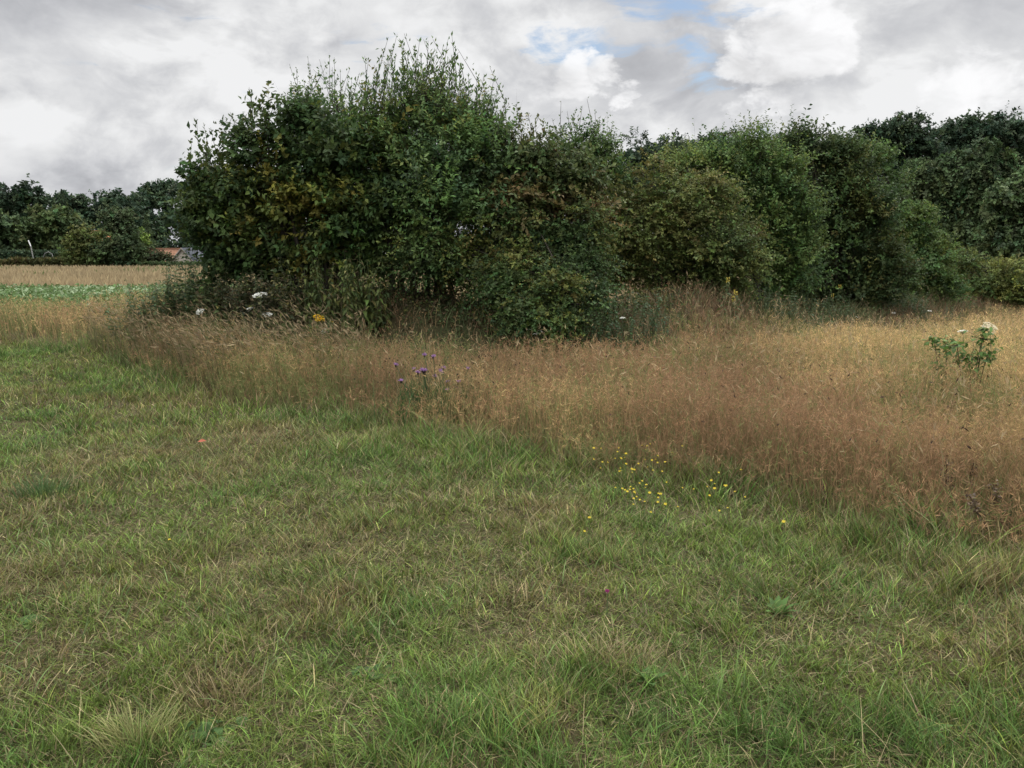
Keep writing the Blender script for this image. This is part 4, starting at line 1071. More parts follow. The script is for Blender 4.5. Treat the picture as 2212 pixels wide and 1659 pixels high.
    tube(mb, pts, [0.055] * 6, (0.17, 0.17, 0.16), 6); mb.build('hoop', M_STEM, arch)
    mb = MB(); tube(mb, [(-0.7, 0, 1.1), (0, 0, 0.9), (0.6, 0, 0.75)], [0.05] * 3, (0.2, 0.2, 0.19), 5); mb.build('crossbar', M_STEM, arch)
left_distance()

# ------------------------------------------------------------------ tall weeds and wild flowers
def herb(name, label, u, v, hgt, n_stems, spread, palette, ll, lw, step=0.06, start=0.12, cat='plant', group=None, droop=0.4, lean=0.12, pairs=2, extra=None, stem_col=(0.09, 0.12, 0.05), kind_leaf=broad_leaves, taper=0.6):
    p = G(u, v)
    root = thing(name, p, label, cat, group)
    ms, ml = MB(), MB()
    tops = []
    if n_stems > 6 and name in ('nettle', 'mugwort', 'mallow'): n_stems = int(n_stems * (1.5 if palette is YNETTLE else 2.6)); ll *= 1.2; lw *= 1.25
    for s in range(n_stems):
        b = p + np.array([RNG.normal(0, spread), RNG.normal(0, spread * 0.6), 0]); b[2] = float(terrain(b[0], b[1])) - 0.01
        h = hgt * RNG.uniform(0.65, 1.1)
        tip = b + np.array([RNG.normal(0, lean) * h, RNG.normal(0, lean) * h, h])
        pts = curve_pts(b, tip, 0.0, 5, 0.03)
        tube(ms, pts, np.linspace(0.006, 0.0025, 5), stem_col, 4)
        tops.append(tip)
        zz = np.arange(start, 1.0, step / h)
        if len(zz) == 0: continue
        pos0 = np.stack([np.interp(zz, np.linspace(0, 1, 5), pts[:, i]) for i in range(3)], 1)
        a0 = np.arange(len(zz)) * (np.pi / 2 + 0.2) + RNG.random() * 6
        for q in range(pairs):
            a = a0 + q * 2 * np.pi / pairs + RNG.normal(0, 0.25, len(zz))
            ax = np.stack([np.cos(a), np.sin(a), RNG.uniform(0.0, 0.5, len(zz))], 1)
            sz = (1.1 - taper * zz) * RNG.uniform(0.75, 1.2, len(zz))
            col = pick_cols(palette, np.clip(RNG.random() * 0.5 + RNG.random(len(zz)) * 0.6, 0, 1), 0.18)
            kind_leaf(ml, pos0, ax, np.repeat(UP[None], len(zz), 0) + RNG.normal(0, 0.2, (len(zz), 3)), ll * sz, lw * sz, col, droop)
    ms.build('stem', M_STEM, root, origin=p); 
    if ml.n: ml.build('foliage', M_LEAF, root, origin=p)
    if extra: extra(root, p, tops)
    return root

NETTLE = [((0.058, 0.096, 0.043), 3), ((0.084, 0.123, 0.049), 4), ((0.123, 0.152, 0.058), 2)]
YNETTLE = [((0.058, 0.088, 0.030), 3), ((0.092, 0.118, 0.036), 3), ((0.15, 0.155, 0.048), 1.4), ((0.28, 0.25, 0.09), 0.4)]
DULL = [((0.070, 0.084, 0.049), 3), ((0.119, 0.112, 0.063), 3), ((0.280, 0.252, 0.105), 1)]

def weeds():
    for (lab, u, v, h, n, sp_, pal) in [
        ('leafy nettle clump farthest left beside the thicket, edging the rusty grass', 300, 742, 0.75, 9, 0.22, NETTLE),
        ('nettle clump second from the left end of the weeds, between grass and thicket', 355, 742, 0.92, 11, 0.22, NETTLE),
        ('tall nettle clump whose tip stands up against the green crop', 392, 738, 1.25, 9, 0.22, NETTLE),
        ('dense green nettle clump under the leftmost drooping leaves of the thicket', 450, 742, 1.12, 12, 0.25, NETTLE)]:
        herb('nettle', lab, u, v, h, n, sp_, pal, 0.125, 0.062, 0.055, group='nettles at the left of the thicket')
    for (lab, u, v, h, n) in [
        ('dull weed clump with pale dying leaves, left of the large white umbel', 505, 742, 1.02, 11),
        ('dull weed clump with buff seed stalks directly below the large white umbel', 560, 742, 1.02, 11),
        ('dull brownish weed clump right of the large white umbel', 612, 742, 1.0, 10)]:
        herb('mugwort', lab, u, v, h, n, 0.24, DULL, 0.115, 0.065, 0.06, group='fading weeds below the thicket')
    for (lab, u, v, h, n) in [
        ('yellow-green drooping-leaved weed clump right above the yellow ragwort', 660, 722, 1.02, 10),
        ('yellow-green drooping-leaved weed clump just right of the yellow ragwort', 715, 735, 1.05, 11),
        ('yellow-green weed clump with hanging heart-shaped leaves before the dark gap', 765, 730, 1.05, 11),
        ('rightmost yellow-green weed clump, beside the dark bank', 815, 725, 0.95, 9)]:
        herb('nettle', lab, u, v, h, n, 0.2, YNETTLE, 0.12, 0.052, 0.075, droop=0.8, group='yellowing nettles under the thicket')
    herb('bramble', 'arching bramble with bright green leaves on the dark bank below the hawthorn', 1098, 738, 0.55, 7, 0.15, YNETTLE, 0.10, 0.06, 0.08, lean=0.4, cat='shrub')
    herb('wild_rose', 'small green bush with some yellow leaves standing in the dry grass before the bank', 1372, 768, 0.72, 22, 0.24, [((0.045, 0.085, 0.038), 4), ((0.06, 0.105, 0.045), 4), ((0.33, 0.25, 0.03), 0.3)], 0.05, 0.034, 0.028, cat='shrub', start=0.05, taper=0.2)
    herb('wild_rose', 'small dark green bush at the foot of the bank below the hanging hawthorn', 1258, 770, 0.66, 18, 0.2, [((0.035, 0.066, 0.03), 4), ((0.05, 0.085, 0.036), 3)], 0.05, 0.034, 0.03, cat='shrub', start=0.05, taper=0.2)
    herb('mallow', 'green weed clump in front of the hedge, left of the bare dark stalks', 1690, 715, 0.75, 22, 0.5, [((0.045, 0.075, 0.034), 3), ((0.065, 0.10, 0.04), 3)], 0.07, 0.045, 0.05)
    herb('mallow', 'taller green weed clump in front of the hedge, right of its twin', 1760, 705, 0.80, 18, 0.45, [((0.045, 0.075, 0.034), 3), ((0.065, 0.10, 0.04), 3)], 0.07, 0.045, 0.05)
    herb('mallow', 'broad green weed clump under the golden bush end of the hedge', 1950, 690, 0.7, 22, 0.6, [((0.045, 0.07, 0.034), 3), ((0.065, 0.09, 0.04), 3)], 0.08, 0.045, 0.05)

    # mullein with yellow spikes
    def spike(root, p, tops):
        for i, t in enumerate(tops):
            mb = MB(); n = 46
            tt = RNG.random(n)
            a = RNG.uniform(0, 6.28, n)
            pos = t + np.stack([np.cos(a) * 0.014, np.sin(a) * 0.014, tt * 0.16 - 0.1], 1)
            ax = np.stack([np.cos(a), np.sin(a), 0.5 + 0 * a], 1)
            c = np.where((tt > 0.5)[:, None], np.array([[0.55, 0.46, 0.09]]), np.array([[0.16, 0.19, 0.08]]))
            leaves(mb, pos, ax, rand_dirs(n), 0.022 * np.ones(n), 0.018 * np.ones(n), c, 0.1)
            mb.build('flower_spike', M_PETAL, root, origin=p)
    herb('mullein', 'tall mullein with two yellow-tipped flower spikes before the olive hawthorn', 1578, 722, 0.70, 3, 0.12, NETTLE, 0.16, 0.06, 0.06, extra=spike, lean=0.1)
    herb('mullein', 'slim mullein with pale spikes at the hedge foot, right of the yellow-tipped one', 1798, 690, 0.66, 2, 0.1, NETTLE, 0.14, 0.05, 0.07, extra=spike, lean=0.1)

    # bushy green fringe of long grass along the hedge foot
    mb = MB(); n = 26000
    t = RNG.random(n) ** 0.8; q = np.interp(t, np.linspace(0, 1, len(BANK)), BANK[:, 0]); r = np.interp(t, np.linspace(0, 1, len(BANK)), BANK[:, 1])
    off = RNG.uniform(0.2, 2.6, n)
    x = q + off * 0.55 * sstep(2, 6, q) + RNG.normal(0, 0.3, n); y = r - off * (1 - 0.3 * sstep(2, 6, q)) + RNG.normal(0, 0.2, n)
    dens = np.where(x < 2.6, np.where(x > -2.4, 0.16, 0.4), 1.0) * sstep(-5.5, -4.0, x)
    k = RNG.random(n) < dens; x, y, n = x[k], y[k], int(k.sum())
    base = np.stack([x, y, terrain(x, y)], 1); a = RNG.uniform(0, 6.28, n); h = RNG.uniform(0.18, 0.5, n) * (0.75 + 0.35 * sstep(2, 4, x))
    kk = (fbm(x, y, 1.4, 111) + RNG.normal(0, 0.12, n) > 0.5)[:, None]
    c = np.where(kk, np.array([[0.085, 0.115, 0.042]]), np.array([[0.20, 0.135, 0.075]])) * np.exp(RNG.normal(0, 0.25, (n, 1)))
    blades(mb, base, h, np.stack([np.cos(a), np.sin(a)], 1), h * RNG.uniform(0.2, 0.9, n), RNG.uniform(0.008, 0.016, n), c * 0.7, c, 3)
    tag(mb.build('rank_grass', M_GRASS), 'rank green and brown grass along the foot of the hedge bank', 'grass', kind='stuff')

    # dark tangle of ivy, dead leaves and small weeds covering the bank under the shrubs
    mb = MB(); n = 30000
    q = RNG.uniform(-5.2, 15, n); r = np.interp(q, BANK[:, 0], BANK[:, 1])
    x = q + RNG.normal(0, 0.2, n); y = r + RNG.normal(-0.15, 0.62, n)
    cover = np.clip(fbm(x, y, 0.9, 141) * 2.2 - 0.45, 0.15, 1)
    k = RNG.random(n) < cover; x, y, n = x[k], y[k], int(k.sum())
    h = RNG.random(n) ** 1.6 * (0.16 + 0.34 * fbm(x, y, 0.8, 131)) * (0.7 + 0.5 * sstep(2.5, 4.5, x))
    pos = np.stack([x, y, terrain(x, y) + h], 1)
    und = [((0.040, 0.058, 0.026), 4), ((0.062, 0.084, 0.032), 4), ((0.10, 0.075, 0.04), 3), ((0.15, 0.16, 0.05), 0.8)]
    leaves(mb, pos, rand_dirs(n) * [1, 1, 0.5], norm(UP + RNG.normal(0, 0.6, (n, 3))), RNG.uniform(0.03, 0.09, n), RNG.uniform(0.02, 0.045, n), pick_cols(und, fbm(x, y, 1.0, 151) + RNG.normal(0, 0.2, n)), 0.15, 0.2)
    tag(mb.build('undergrowth', M_LEAF), 'dark tangle of ivy, dead leaves and small weeds on the bank under the shrubs', 'undergrowth', kind='stuff')

    # umbels
    def umbel_mesh(mb, c, r, col, n=90, dome=0.28, normal=UP):
        normal = norm(np.asarray(normal, float)[None])[0]
        s1 = norm(np.cross(normal, [0.3, 1, 0.2])[None])[0]; s2 = np.cross(normal, s1)
        rr = r * np.sqrt(RNG.random(n)); a = RNG.uniform(0, 6.28, n)
        pos = c + s1 * (rr * np.cos(a))[:, None] + s2 * (rr * np.sin(a))[:, None] + normal * (dome * r * (1 - (rr / r) ** 2))[:, None]
        for q in range(2):
            leaves(mb, pos, norm(np.stack([np.cos(a + q * 2), np.sin(a + q * 2), 0.15 + 0 * a], 1)), norm(normal + RNG.normal(0, 0.25, (n, 3))), np.full(n, r * 0.26), np.full(n, r * 0.22), np.array(col) * RNG.uniform(0.85, 1.1, (n, 1)), 0.05)
    WHITE = (0.88, 0.88, 0.80)
    def wild_carrot(label, u, v, gu, gv, r, tilt=(0, -0.3, 1), name='wild_carrot', col=WHITE):
        b = G(gu, gv); d = ray(u, v); t = b[1] / d[1]; c = np.array([0, 0, EYE]) + d * t
        root = thing(name, b, label, 'flower', 'white umbel flowers')
        mb = MB(); pts = curve_pts(b, c, 0, 6, 0.02); tube(mb, pts, np.linspace(0.005, 0.0028, 6), (0.10, 0.13, 0.06), 5)
        nr = 14; a = np.arange(nr) / nr * 6.28
        lowc = c - np.array([0, 0, r * 0.55])
        for q in a:
            tube(mb, [lowc, c + np.array([math.cos(q) * r * 0.7, math.sin(q) * r * 0.7, 0.0])], [0.0016, 0.001], (0.12, 0.16, 0.07), 3)
        mb.build('stem', M_STEM, root, origin=b)
        mb = MB(); umbel_mesh(mb, c, r, col, normal=tilt); mb.build('umbel', M_PETAL, root, origin=b)
        # feathery leaves
        mb = MB(); n = 40; tt = RNG.uniform(0.1, 0.7, n); pos = b + (c - b) * tt[:, None]; a = RNG.uniform(0, 6.28, n)
        leaves(mb, pos, np.stack([np.cos(a), np.sin(a), 0.6 + 0 * a], 1), rand_dirs(n), RNG.uniform(0.05, 0.12, n), np.full(n, 0.008), np.repeat(np.array([[0.07, 0.10, 0.04]]), n, 0)); mb.build('foliage', M_LEAF, root, origin=b)
    wild_carrot('largest white domed umbel among the weeds under the dark shrub', 562, 638, 556, 768, 0.095, (0, -0.35, 1))
    wild_carrot('starry white umbel left of the largest one, over nettles', 432, 673, 436, 765, 0.055, (0, -0.9, 0.6))
    wild_carrot('flat white umbel just below and right of the largest one', 577, 680, 575, 770, 0.065, (0.1, -0.4, 1))
    wild_carrot('small white flower head above the yellow ragwort', 540, 667, 542, 766, 0.045)
    wild_carrot('small white umbel low in the weeds below the yellow ragwort', 701, 716, 700, 790, 0.055, (0, -0.6, 1))
    wild_carrot('small white umbel over dry grass right of the yellow ragwort', 697, 745, 698, 795, 0.045, (0, -0.4, 1))
    wild_carrot('white umbel nodding over the pale arching grass, left of two', 488, 773, 490, 800, 0.045, (0, -0.4, 1))
    wild_carrot('white umbel nodding over the pale arching grass, right of two', 506, 771, 510, 798, 0.04, (0, -0.4, 1))
    wild_carrot('large cream umbel seen from the side beside the oak sapling', 2138, 709, 2140, 890, 0.075, (0.3, -0.8, 0.8), col=(0.66, 0.60, 0.42))
    wild_carrot('thin white umbel edge-on left of the large cream one', 2080, 716, 2084, 880, 0.045, (0, 0.3, 1))
    wild_carrot('tiny white umbel at the hedge foot farthest left of the far three', 1345, 687, 1345, 735, 0.035)
    for lab, u, v in [('tiny white umbel at hedge foot above the tan grass, leftmost of its row', 1853, 685), ('tiny white umbel at hedge foot above the tan grass, middle of its row', 1930, 676), ('tiny white umbel at hedge foot above the tan grass, rightmost of its row', 2008, 672)]:
        wild_carrot(lab, u, v, u, 706, 0.05)

    # yarrow : several flat white heads on one plant
    p = G(1160, 772)
    y = thing('yarrow', p, 'white yarrow with several flat heads below the hanging hawthorn', 'flower')
    ms = MB()
    for (u, v) in [(1143, 712), (1150, 716), (1160, 714), (1166, 715), (1171, 718), (1178, 727), (1155, 722)]:
        d = ray(u, v); c = np.array([0, 0, EYE]) + d * ((p[1] + RNG.uniform(-0.1, 0.1)) / d[1])
        tube(ms, curve_pts(p + RNG.normal(0, 0.05, 3) * [1, 1, 0], c, 0, 5, 0.03), np.linspace(0.005, 0.003, 5), (0.08, 0.11, 0.05), 4)
        mb = MB(); umbel_mesh(mb, c, 0.032, WHITE, 40); mb.build('flower_head', M_PETAL, y, origin=p)
    ms.build('stem', M_STEM, y, origin=p)
    mb = MB(); n = 420; pos = p + RNG.normal(0, 1, (n, 3)) * [0.2, 0.12, 0] + np.stack([0 * np.arange(n), 0 * np.arange(n), RNG.uniform(0, 0.42, n)], 1)
    leaves(mb, pos, rand_dirs(n) + UP * 0.4, rand_dirs(n), RNG.uniform(0.05, 0.1, n), np.full(n, 0.02), pick_cols(NETTLE, RNG.random(n))); mb.build('foliage', M_LEAF, y, origin=p)

    # ragwort
    p = G(692, 792)
    g = thing('ragwort', p, 'ragwort with clustered bright yellow flowers before the yellowing nettles', 'flower')
    ms = MB()
    for (u, v, r) in [(684, 684, 0.05), (691, 688, 0.055), (696, 692, 0.045), (688, 691, 0.045), (675, 711, 0.045), (716, 697, 0.03)]:
        d = ray(u, v); c = np.array([0, 0, EYE]) + d * ((p[1] + RNG.uniform(-0.06, 0.06)) / d[1])
        tube(ms, curve_pts(p, c, 0, 5, 0.03), np.linspace(0.006, 0.003, 5), (0.10, 0.13, 0.05), 4)
        mb = MB(); umbel_mesh(mb, c, r, (0.68, 0.44, 0.02), 46, 0.5, (0, -0.5, 1)); mb.build('flower_head', M_PETAL, g, origin=p)
    ms.build('stem', M_STEM, g, origin=p)
    mb = MB(); n = 120; pos = p + RNG.normal(0, 1, (n, 3)) * [0.1, 0.06, 0] + np.stack([0 * np.arange(n), 0 * np.arange(n), RNG.uniform(0.05, 0.55, n)], 1)
    broad_leaves(mb, pos, rand_dirs(n) + UP * 0.2, np.repeat(UP[None], n, 0), RNG.uniform(0.05, 0.1, n), np.full(n, 0.03), pick_cols(YNETTLE, RNG.random(n))); mb.build('foliage', M_LEAF, g, origin=p)

    # knapweed : green clump with purple heads
    p = G(948, 905)
    kn = thing('knapweed', p, 'knapweed clump with thistle-like purple heads in the dry grass', 'flower')
    ms, ml = MB(), MB()
    heads = [(557, 432 - 0), ]
    zx = lambda a: (1500 + a[0] * 450 / 2212) * 0.54861
    zy = lambda a: (1350 + a[1] * 450 / 2212) * 0.54861
    for a in [(845, 240), (1010, 270), (285, 430), (640, 510), (715, 575), (800, 530), (850, 540), (830, 555), (1150, 540), (1165, 570), (1215, 490), (1685, 500), (390, 740), (1290, 755), (1495, 760), (1465, 885), (1290, 920), (1050, 655)]:
        u, v = zx(a), zy(a); d = ray(u, v); c = np.array([0, 0, EYE]) + d * ((p[1] + RNG.uniform(-0.3, 0.3) + 0.0) / d[1])
        tube(ms, curve_pts(p + np.array([(c[0] - p[0]) * 0.4, RNG.normal(0, 0.1), 0]), c, 0, 5, 0.03), np.linspace(0.005, 0.003, 5), (0.06, 0.09, 0.04), 4)
        mb = MB(); n = 30; a_ = RNG.uniform(0, 6.28, n)
        leaves(mb, np.repeat(c[None], n, 0) + RNG.normal(0, 0.004, (n, 3)), np.stack([np.cos(a_), np.sin(a_), RNG.uniform(0.2, 1.4, n)], 1), rand_dirs(n), np.full(n, 0.028), np.full(n, 0.009), np.array([0.34, 0.19, 0.38]) * RNG.uniform(0.7, 1.3, (n, 1)), 0.1)
        tube(mb, [c - [0, 0, 0.022], c - [0, 0, 0.01], c + [0, 0, 0.003]], [0.004, 0.011, 0.008], (0.05, 0.035, 0.03), 6)
        mb.build('flower_head', M_PETAL, kn, origin=p)
    n = 800
    xx = RNG.normal(0, 0.20, n); yy = RNG.normal(0, 0.18, n); b = np.stack([p[0] + xx, p[1] + yy, terrain(p[0] + xx, p[1] + yy)], 1)
    aa = RNG.uniform(0, 6.28, n); h = RNG.uniform(0.2, 0.46, n)
    cc = np.array([0.065, 0.125, 0.048]) * np.exp(RNG.normal(0, 0.2, (n, 1)))
    blades(ml, b, h, np.stack([np.cos(aa), np.sin(aa)], 1), h * 0.45, np.full(n, 0.011), cc * 0.8, cc, 3)
    n = 110   # dark spent buds
    c0 = p + RNG.normal(0, 1, (n, 3)) * [0.42, 0.2, 0] + np.stack([0 * np.arange(n), 0 * np.arange(n), RNG.uniform(0.35, 0.6, n)], 1)
    leaves(ml, c0, UP + RNG.normal(0, 0.2, (n, 3)), rand_dirs(n), np.full(n, 0.02), np.full(n, 0.014), np.repeat(np.array([[0.05, 0.04, 0.03]]), n, 0))
    bs = c0.copy(); bs[:, 2] = terrain(bs[:, 0], bs[:, 1]); blades(ml, bs, c0[:, 2] - bs[:, 2], np.stack([np.ones(n), 0 * np.ones(n)], 1), np.zeros(n), np.full(n, 0.004), np.repeat([[0.07, 0.09, 0.04]], n, 0), np.repeat([[0.06, 0.07, 0.035]], n, 0), 2)
    ms.build('stem', M_STEM, kn, origin=p); ml.build('foliage', M_LEAF, kn, origin=p)

    # oak saplings in the tall grass
    def sapling(label, clumps, bu, bv):
        b = G(bu, bv)
        root = thing('oak_sapling', b, label, 'sapling', 'young oaks in the dry grass')
        ms, ml = MB(), MB()
        for (u, v, r, n) in clumps:
            d = ray(u, v); c = np.array([0, 0, EYE]) + d * ((b[1] + RNG.uniform(-0.12, 0.12)) / d[1]); R = r * S / F * b[1]
            n = int(n * 1.1)
            pos = c + RNG.normal(0, R * 0.55, (n, 3)) * [1, 1, 0.75]
            broad_leaves(ml, pos, rand_dirs(n) * [1, 1, 0.35], np.repeat(UP[None], n, 0) + RNG.normal(0, 0.4, (n, 3)), RNG.uniform(0.045, 0.08, n), RNG.uniform(0.025, 0.042, n), pick_cols([((0.07, 0.135, 0.035), 3), ((0.10, 0.18, 0.045), 3), ((0.14, 0.21, 0.06), 1)], RNG.random(n), 0.15), 0.3)
            tube(ms, curve_pts(b, c, 0.1, 6, 0.03), np.linspace(0.008, 0.003, 6), (0.06, 0.045, 0.03), 5)
            for q in range(0, n, 3): tube(ms, [c, pos[q]], [0.003, 0.0015], (0.06, 0.05, 0.03), 3)
        ms.build('trunk', M_STEM, root, origin=b); ml.build('crown', M_LEAF, root, origin=b)
    sapling('young oak with fresh green lobed leaves standing in the dry grass at right', [(2122, 732, 22, 44), (2095, 775, 30, 80), (2134, 765, 20, 36), (2068, 745, 22, 36), (2126, 712, 12, 18), (2105, 800, 18, 24)], 2096, 930)
    sapling('smaller darker oak seedling left of the fresh green young oak', [(2018, 735, 20, 36), (2044, 744, 18, 28), (2032, 792, 20, 32), (2030, 765, 10, 8)], 2038, 915)

    # dead dock stalks
    def dock(label, u, v, hgt, n):
        p = G(u, v); root = thing('dock', p, label, 'plant', 'dead dock stalks')
        ms, mh = MB(), MB()
        for s in range(n):
            b = p + np.array([RNG.normal(0, 0.06), RNG.normal(0, 0.05), 0]); t = b + np.array([RNG.normal(0, 0.08), RNG.normal(0, 0.05), hgt * RNG.uniform(0.75, 1.1)])
            ms = MB(); tube(ms, curve_pts(b, t, 0, 5, 0.03), np.linspace(0.006, 0.003, 5), (0.08, 0.05, 0.03), 4); ms.build('stem', M_STEM, root, origin=p)
            m = 70; tt = RNG.uniform(0.5, 1.0, m); pos = b + (t - b) * tt[:, None] + RNG.normal(0, 0.014, (m, 3))
            leaves(mh, pos, rand_dirs(m), rand_dirs(m), RNG.uniform(0.014, 0.028, m), np.full(m, 0.014), np.array([0.095, 0.065, 0.042]) * RNG.uniform(0.6, 1.4, (m, 1)))
        mh.build('seed_head', M_STEM, root, origin=p)
    dock('dark brown dead dock cluster low in the grass under the young oak', 2052, 1110, 0.34, 3)
    dock('dark dead dock stalk at the lower right edge of the tall grass', 2130, 1165, 0.30, 2)
    dock('thin dark dock stalk standing alone before the hedge', 1815, 790, 0.62, 2)

    # hawkbits in the grass edge: tiny repeats
    pts = [(75,280),(155,297),(87,333),(115,370),(385,315),(430,355),(320,372),(360,350),(270,410),(210,403),(175,452),(355,512),(440,395),(415,412),(400,435),(390,460),(425,480),(515,460),(555,480),(535,520),(615,298),(650,292),(655,343),(710,160),(730,235),(700,275),(655,262),(775,340),(815,370),(810,403),(685,420),(700,435),(740,450),(600,425),(645,580),(660,635),(580,600),(330,645),(425,680),(455,675),(490,715),(510,748),(560,735),(565,698),(545,665),(660,720),(430,778),(530,800),(550,778),(615,775),(648,835),(775,778),(795,868),(817,683),(905,592),(870,470),(825,500),(820,810),(740,915),(897,918),(1018,853),(1060,648),(1195,645),(1355,632),(1395,640),(1412,625),(1435,560),(1700,515),(1550,730),(1430,757),(1555,885),(1440,940),(40,1055),(15,1130),(2185,1118),(950,375),(1030,300),(500,625),(720,795),(1380,785),(1625,760),(1730,738),(1540,650)]
    protos = []
    def hawkbit_meshes(i):
        ms, mh = MB(), MB()
        top = np.array([RNG.normal(0, 0.02), RNG.normal(0, 0.02), 0.22])
        tube(ms, [np.zeros(3), top * 0.5 + [0.006, 0, 0], top], [0.002, 0.0016, 0.0013], (0.10, 0.15, 0.06), 4)
        tl_ = norm(np.array([[RNG.normal(0, 0.25), -0.35 + RNG.normal(0, 0.2), 1.0]]))[0]
        s1 = norm(np.cross(tl_, [1, 0.2, 0])[None])[0]; s2 = np.cross(tl_, s1)
        n = 18; a = np.arange(n) / n * 6.28 * 2
        ax = s1 * np.cos(a)[:, None] + s2 * np.sin(a)[:, None] + tl_ * np.where(np.arange(n) < 9, 0.2, 0.7)[:, None]
        leaves(mh, np.repeat(top[None], n, 0), ax, np.repeat(tl_[None], n, 0), np.full(n, 0.0125 if i else 0.015), np.full(n, 0.007), np.array([0.66, 0.54, 0.06]) * RNG.uniform(0.9, 1.08, (n, 1)), 0.03)
        tube(mh, [top - tl_ * 0.008, top - tl_ * 0.003, top + tl_ * 0.002], [0.0015, 0.0045, 0.004], (0.07, 0.11, 0.04), 6)
        return ms, mh
    def flower(loc, label, sz=1.0, proto=None, group=None, name='hawkbit'):
        root = thing(name, loc, label, 'flower', group)
        if proto is None:
            ms, mh = hawkbit_meshes(RNG.integers(2))
            a = ms.build('stem', M_STEM, root); b = mh.build('flower_head', M_PETAL, root)
        else:
            a = proto[0].copy(); b = proto[1].copy(); COL.objects.link(a); COL.objects.link(b); a.parent = root; b.parent = root
        root.scale = (sz, sz, sz); root.rotation_euler = (0, 0, RNG.uniform(-0.7, 0.7))
        return (a, b)
    for i, (a, b) in enumerate(pts):
        u = (2300 + a * 800 / 2212) * 0.54861; v = (1650 + b * 800 / 2212) * 0.54861
        q = GZ(u, v, 0.17); z = float(terrain(q[0], q[1]))
        pr = protos[i % 5] if i >= 5 else None
        r = flower((q[0], q[1], z), 'tiny yellow hawkbit on a thin stem at the edge of the mown grass', RNG.uniform(0.45, 0.85), pr, 'yellow hawkbits at the grass edge')
        if i < 5: protos.append(r)
    for (u, v, lab) in [(362, 1167, 'lone yellow hawkbit out in the mown grass at left')]:
        q = GZ(u, v, 0.15); flower((q[0], q[1], float(terrain(q[0], q[1]))), lab, 0.72, protos[0])
    q = GZ(1312, 1277, 0.12); b = np.array([q[0], q[1], float(terrain(q[0], q[1]))])
    r = thing('clover', b, 'single magenta clover flower in the mown grass', 'flower')
    mb = MB(); tube(mb, [b, q * 0.5 + b * 0.5, q], [0.002] * 3, (0.09, 0.13, 0.05), 4); mb.build('stem', M_STEM, r, origin=b)
    mb = MB(); n = 50; leaves(mb, np.repeat(q[None], n, 0), rand_dirs(n) + UP * 0.4, rand_dirs(n), np.full(n, 0.011), np.full(n, 0.005), np.array([0.36, 0.05, 0.20]) * RNG.uniform(0.7, 1.3, (n, 1))); mb.build('flower_head', M_PETAL, r, origin=b)

    # broad-leaved rosettes in the lawn
    def rosette(name, label, u, v, n, ll, lw, col, rise=0.35):
        p = G(u, v); a = np.arange(n) * 2.4 + RNG.random() * 6
        mb = MB(); ll *= 0.8
        off = RNG.normal(0, 0.035 if n > 20 else 0.004, (n, 3)) * [1, 1, 0.2]
        broad_leaves(mb, np.repeat(p[None], n, 0) + off, np.stack([np.cos(a), np.sin(a), RNG.uniform(rise * 0.5, rise * 1.6, n)], 1), np.repeat(UP[None], n, 0), ll * RNG.uniform(0.6, 1.15, n), lw * RNG.uniform(0.7, 1.1, n), np.array(col) * np.exp(RNG.normal(0, 0.18, (n, 1))), 0.25)
        tag(mb.build(name, M_LEAF, None, origin=p), label, 'plant')
    rosette('dock_rosette', 'dark green broad-leaved rosette near the left edge of the mown grass', 68, 1345, 14, 0.13, 0.05, (0.065, 0.12, 0.034))
    rosette('clover_patch', 'dark clover leaves beside the pale tuft at lower left', 455, 1590, 40, 0.07, 0.045, (0.06, 0.115, 0.032), 0.9)
    rosette('clover_patch', 'dark clover leaves above the pale tuft, toward the middle', 800, 1470, 36, 0.08, 0.04, (0.062, 0.118, 0.034), 0.9)
    rosette('plantain', 'plantain with upright broad leaves at the lower middle of the lawn', 1140, 1575, 9, 0.13, 0.045, (0.08, 0.15, 0.038), 0.9)
    rosette('plantain', 'plantain with long ribbed leaves right of the middle, in long grass', 1400, 1480, 9, 0.16, 0.04, (0.08, 0.15, 0.04), 1.2)
    rosette('plantain', 'plantain with long arching leaves at the lower right', 1680, 1330, 10, 0.18, 0.035, (0.075, 0.14, 0.036), 0.9)
    rosette('plantain', 'plantain at the right, under the edge of the tall grass', 2160, 1255, 9, 0.13, 0.04, (0.08, 0.15, 0.038), 0.8)
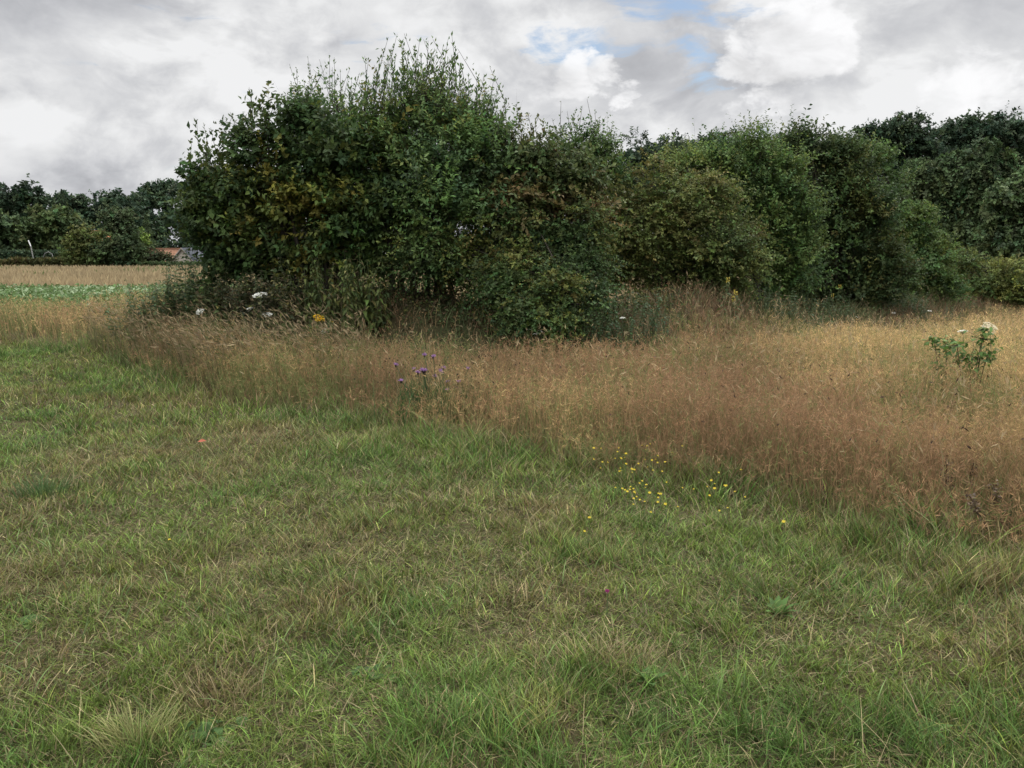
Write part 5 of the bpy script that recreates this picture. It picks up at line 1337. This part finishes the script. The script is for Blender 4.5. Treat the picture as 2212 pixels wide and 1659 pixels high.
    rosette('dandelion', 'dandelion rosette low at the bottom right corner of the lawn', 2010, 1590, 14, 0.13, 0.04, (0.08, 0.145, 0.038), 0.5)
    # tufts
    def tuft(label, u, v, n, h, col, spread, w=0.004):
        p = G(u, v); mb = MB()
        b = p + RNG.normal(0, 1, (n, 3)) * [spread, spread * 0.6, 0]; b[:, 2] = terrain(b[:, 0], b[:, 1])
        out = b[:, :2] - p[:2] + RNG.normal(0, spread * 0.6, (n, 2)); out /= np.maximum(np.linalg.norm(out, axis=1, keepdims=True), 1e-6)
        hh = h * RNG.uniform(0.5, 1.1, n); c = np.array(col) * np.exp(RNG.normal(0, 0.2, (n, 1)))
        blades(mb, b, hh, out, hh * RNG.uniform(0.2, 1.1, n), np.full(n, w), c * 0.75, c, 4)
        tag(mb.build('grass_tuft', M_GRASS, None, origin=p), label, 'grass tuft')
    tuft('pale yellow-green grass tuft at the lower left of the lawn', 295, 1610, 200, 0.13, (0.30, 0.30, 0.12), 0.06)
    tuft('straw-brown tuft of dead stalks right of the pale yellow-green tuft', 470, 1520, 130, 0.10, (0.30, 0.24, 0.13), 0.09)
    tuft('dark green lush tuft near the left edge at mid lawn', 90, 1075, 200, 0.16, (0.07, 0.135, 0.045), 0.1)
    tuft('bright green long-bladed tuft at the bottom middle', 1000, 1490, 90, 0.13, (0.14, 0.22, 0.055), 0.10, 0.006)
    tuft('bright green long-bladed tuft at the bottom right', 1560, 1520, 90, 0.13, (0.13, 0.21, 0.05), 0.10, 0.006)
    tuft('flattened straw-coloured tuft right of the bottom middle', 1320, 1440, 160, 0.12, (0.36, 0.30, 0.16), 0.12)
    # fallen leaf
    p = G(428, 978); mb = MB(); leaves(mb, np.array([p + [0, 0, 0.09]]), np.array([[1, 0.2, 0.1]]), np.array([[0, -0.4, 1.0]]), [0.07], [0.045], np.array([[0.40, 0.12, 0.07]]), 0.15)
    tag(mb.build('fallen_leaf', M_LEAF, None, origin=p), 'small reddish fallen leaf lying on the mown grass', 'leaf')
weeds()
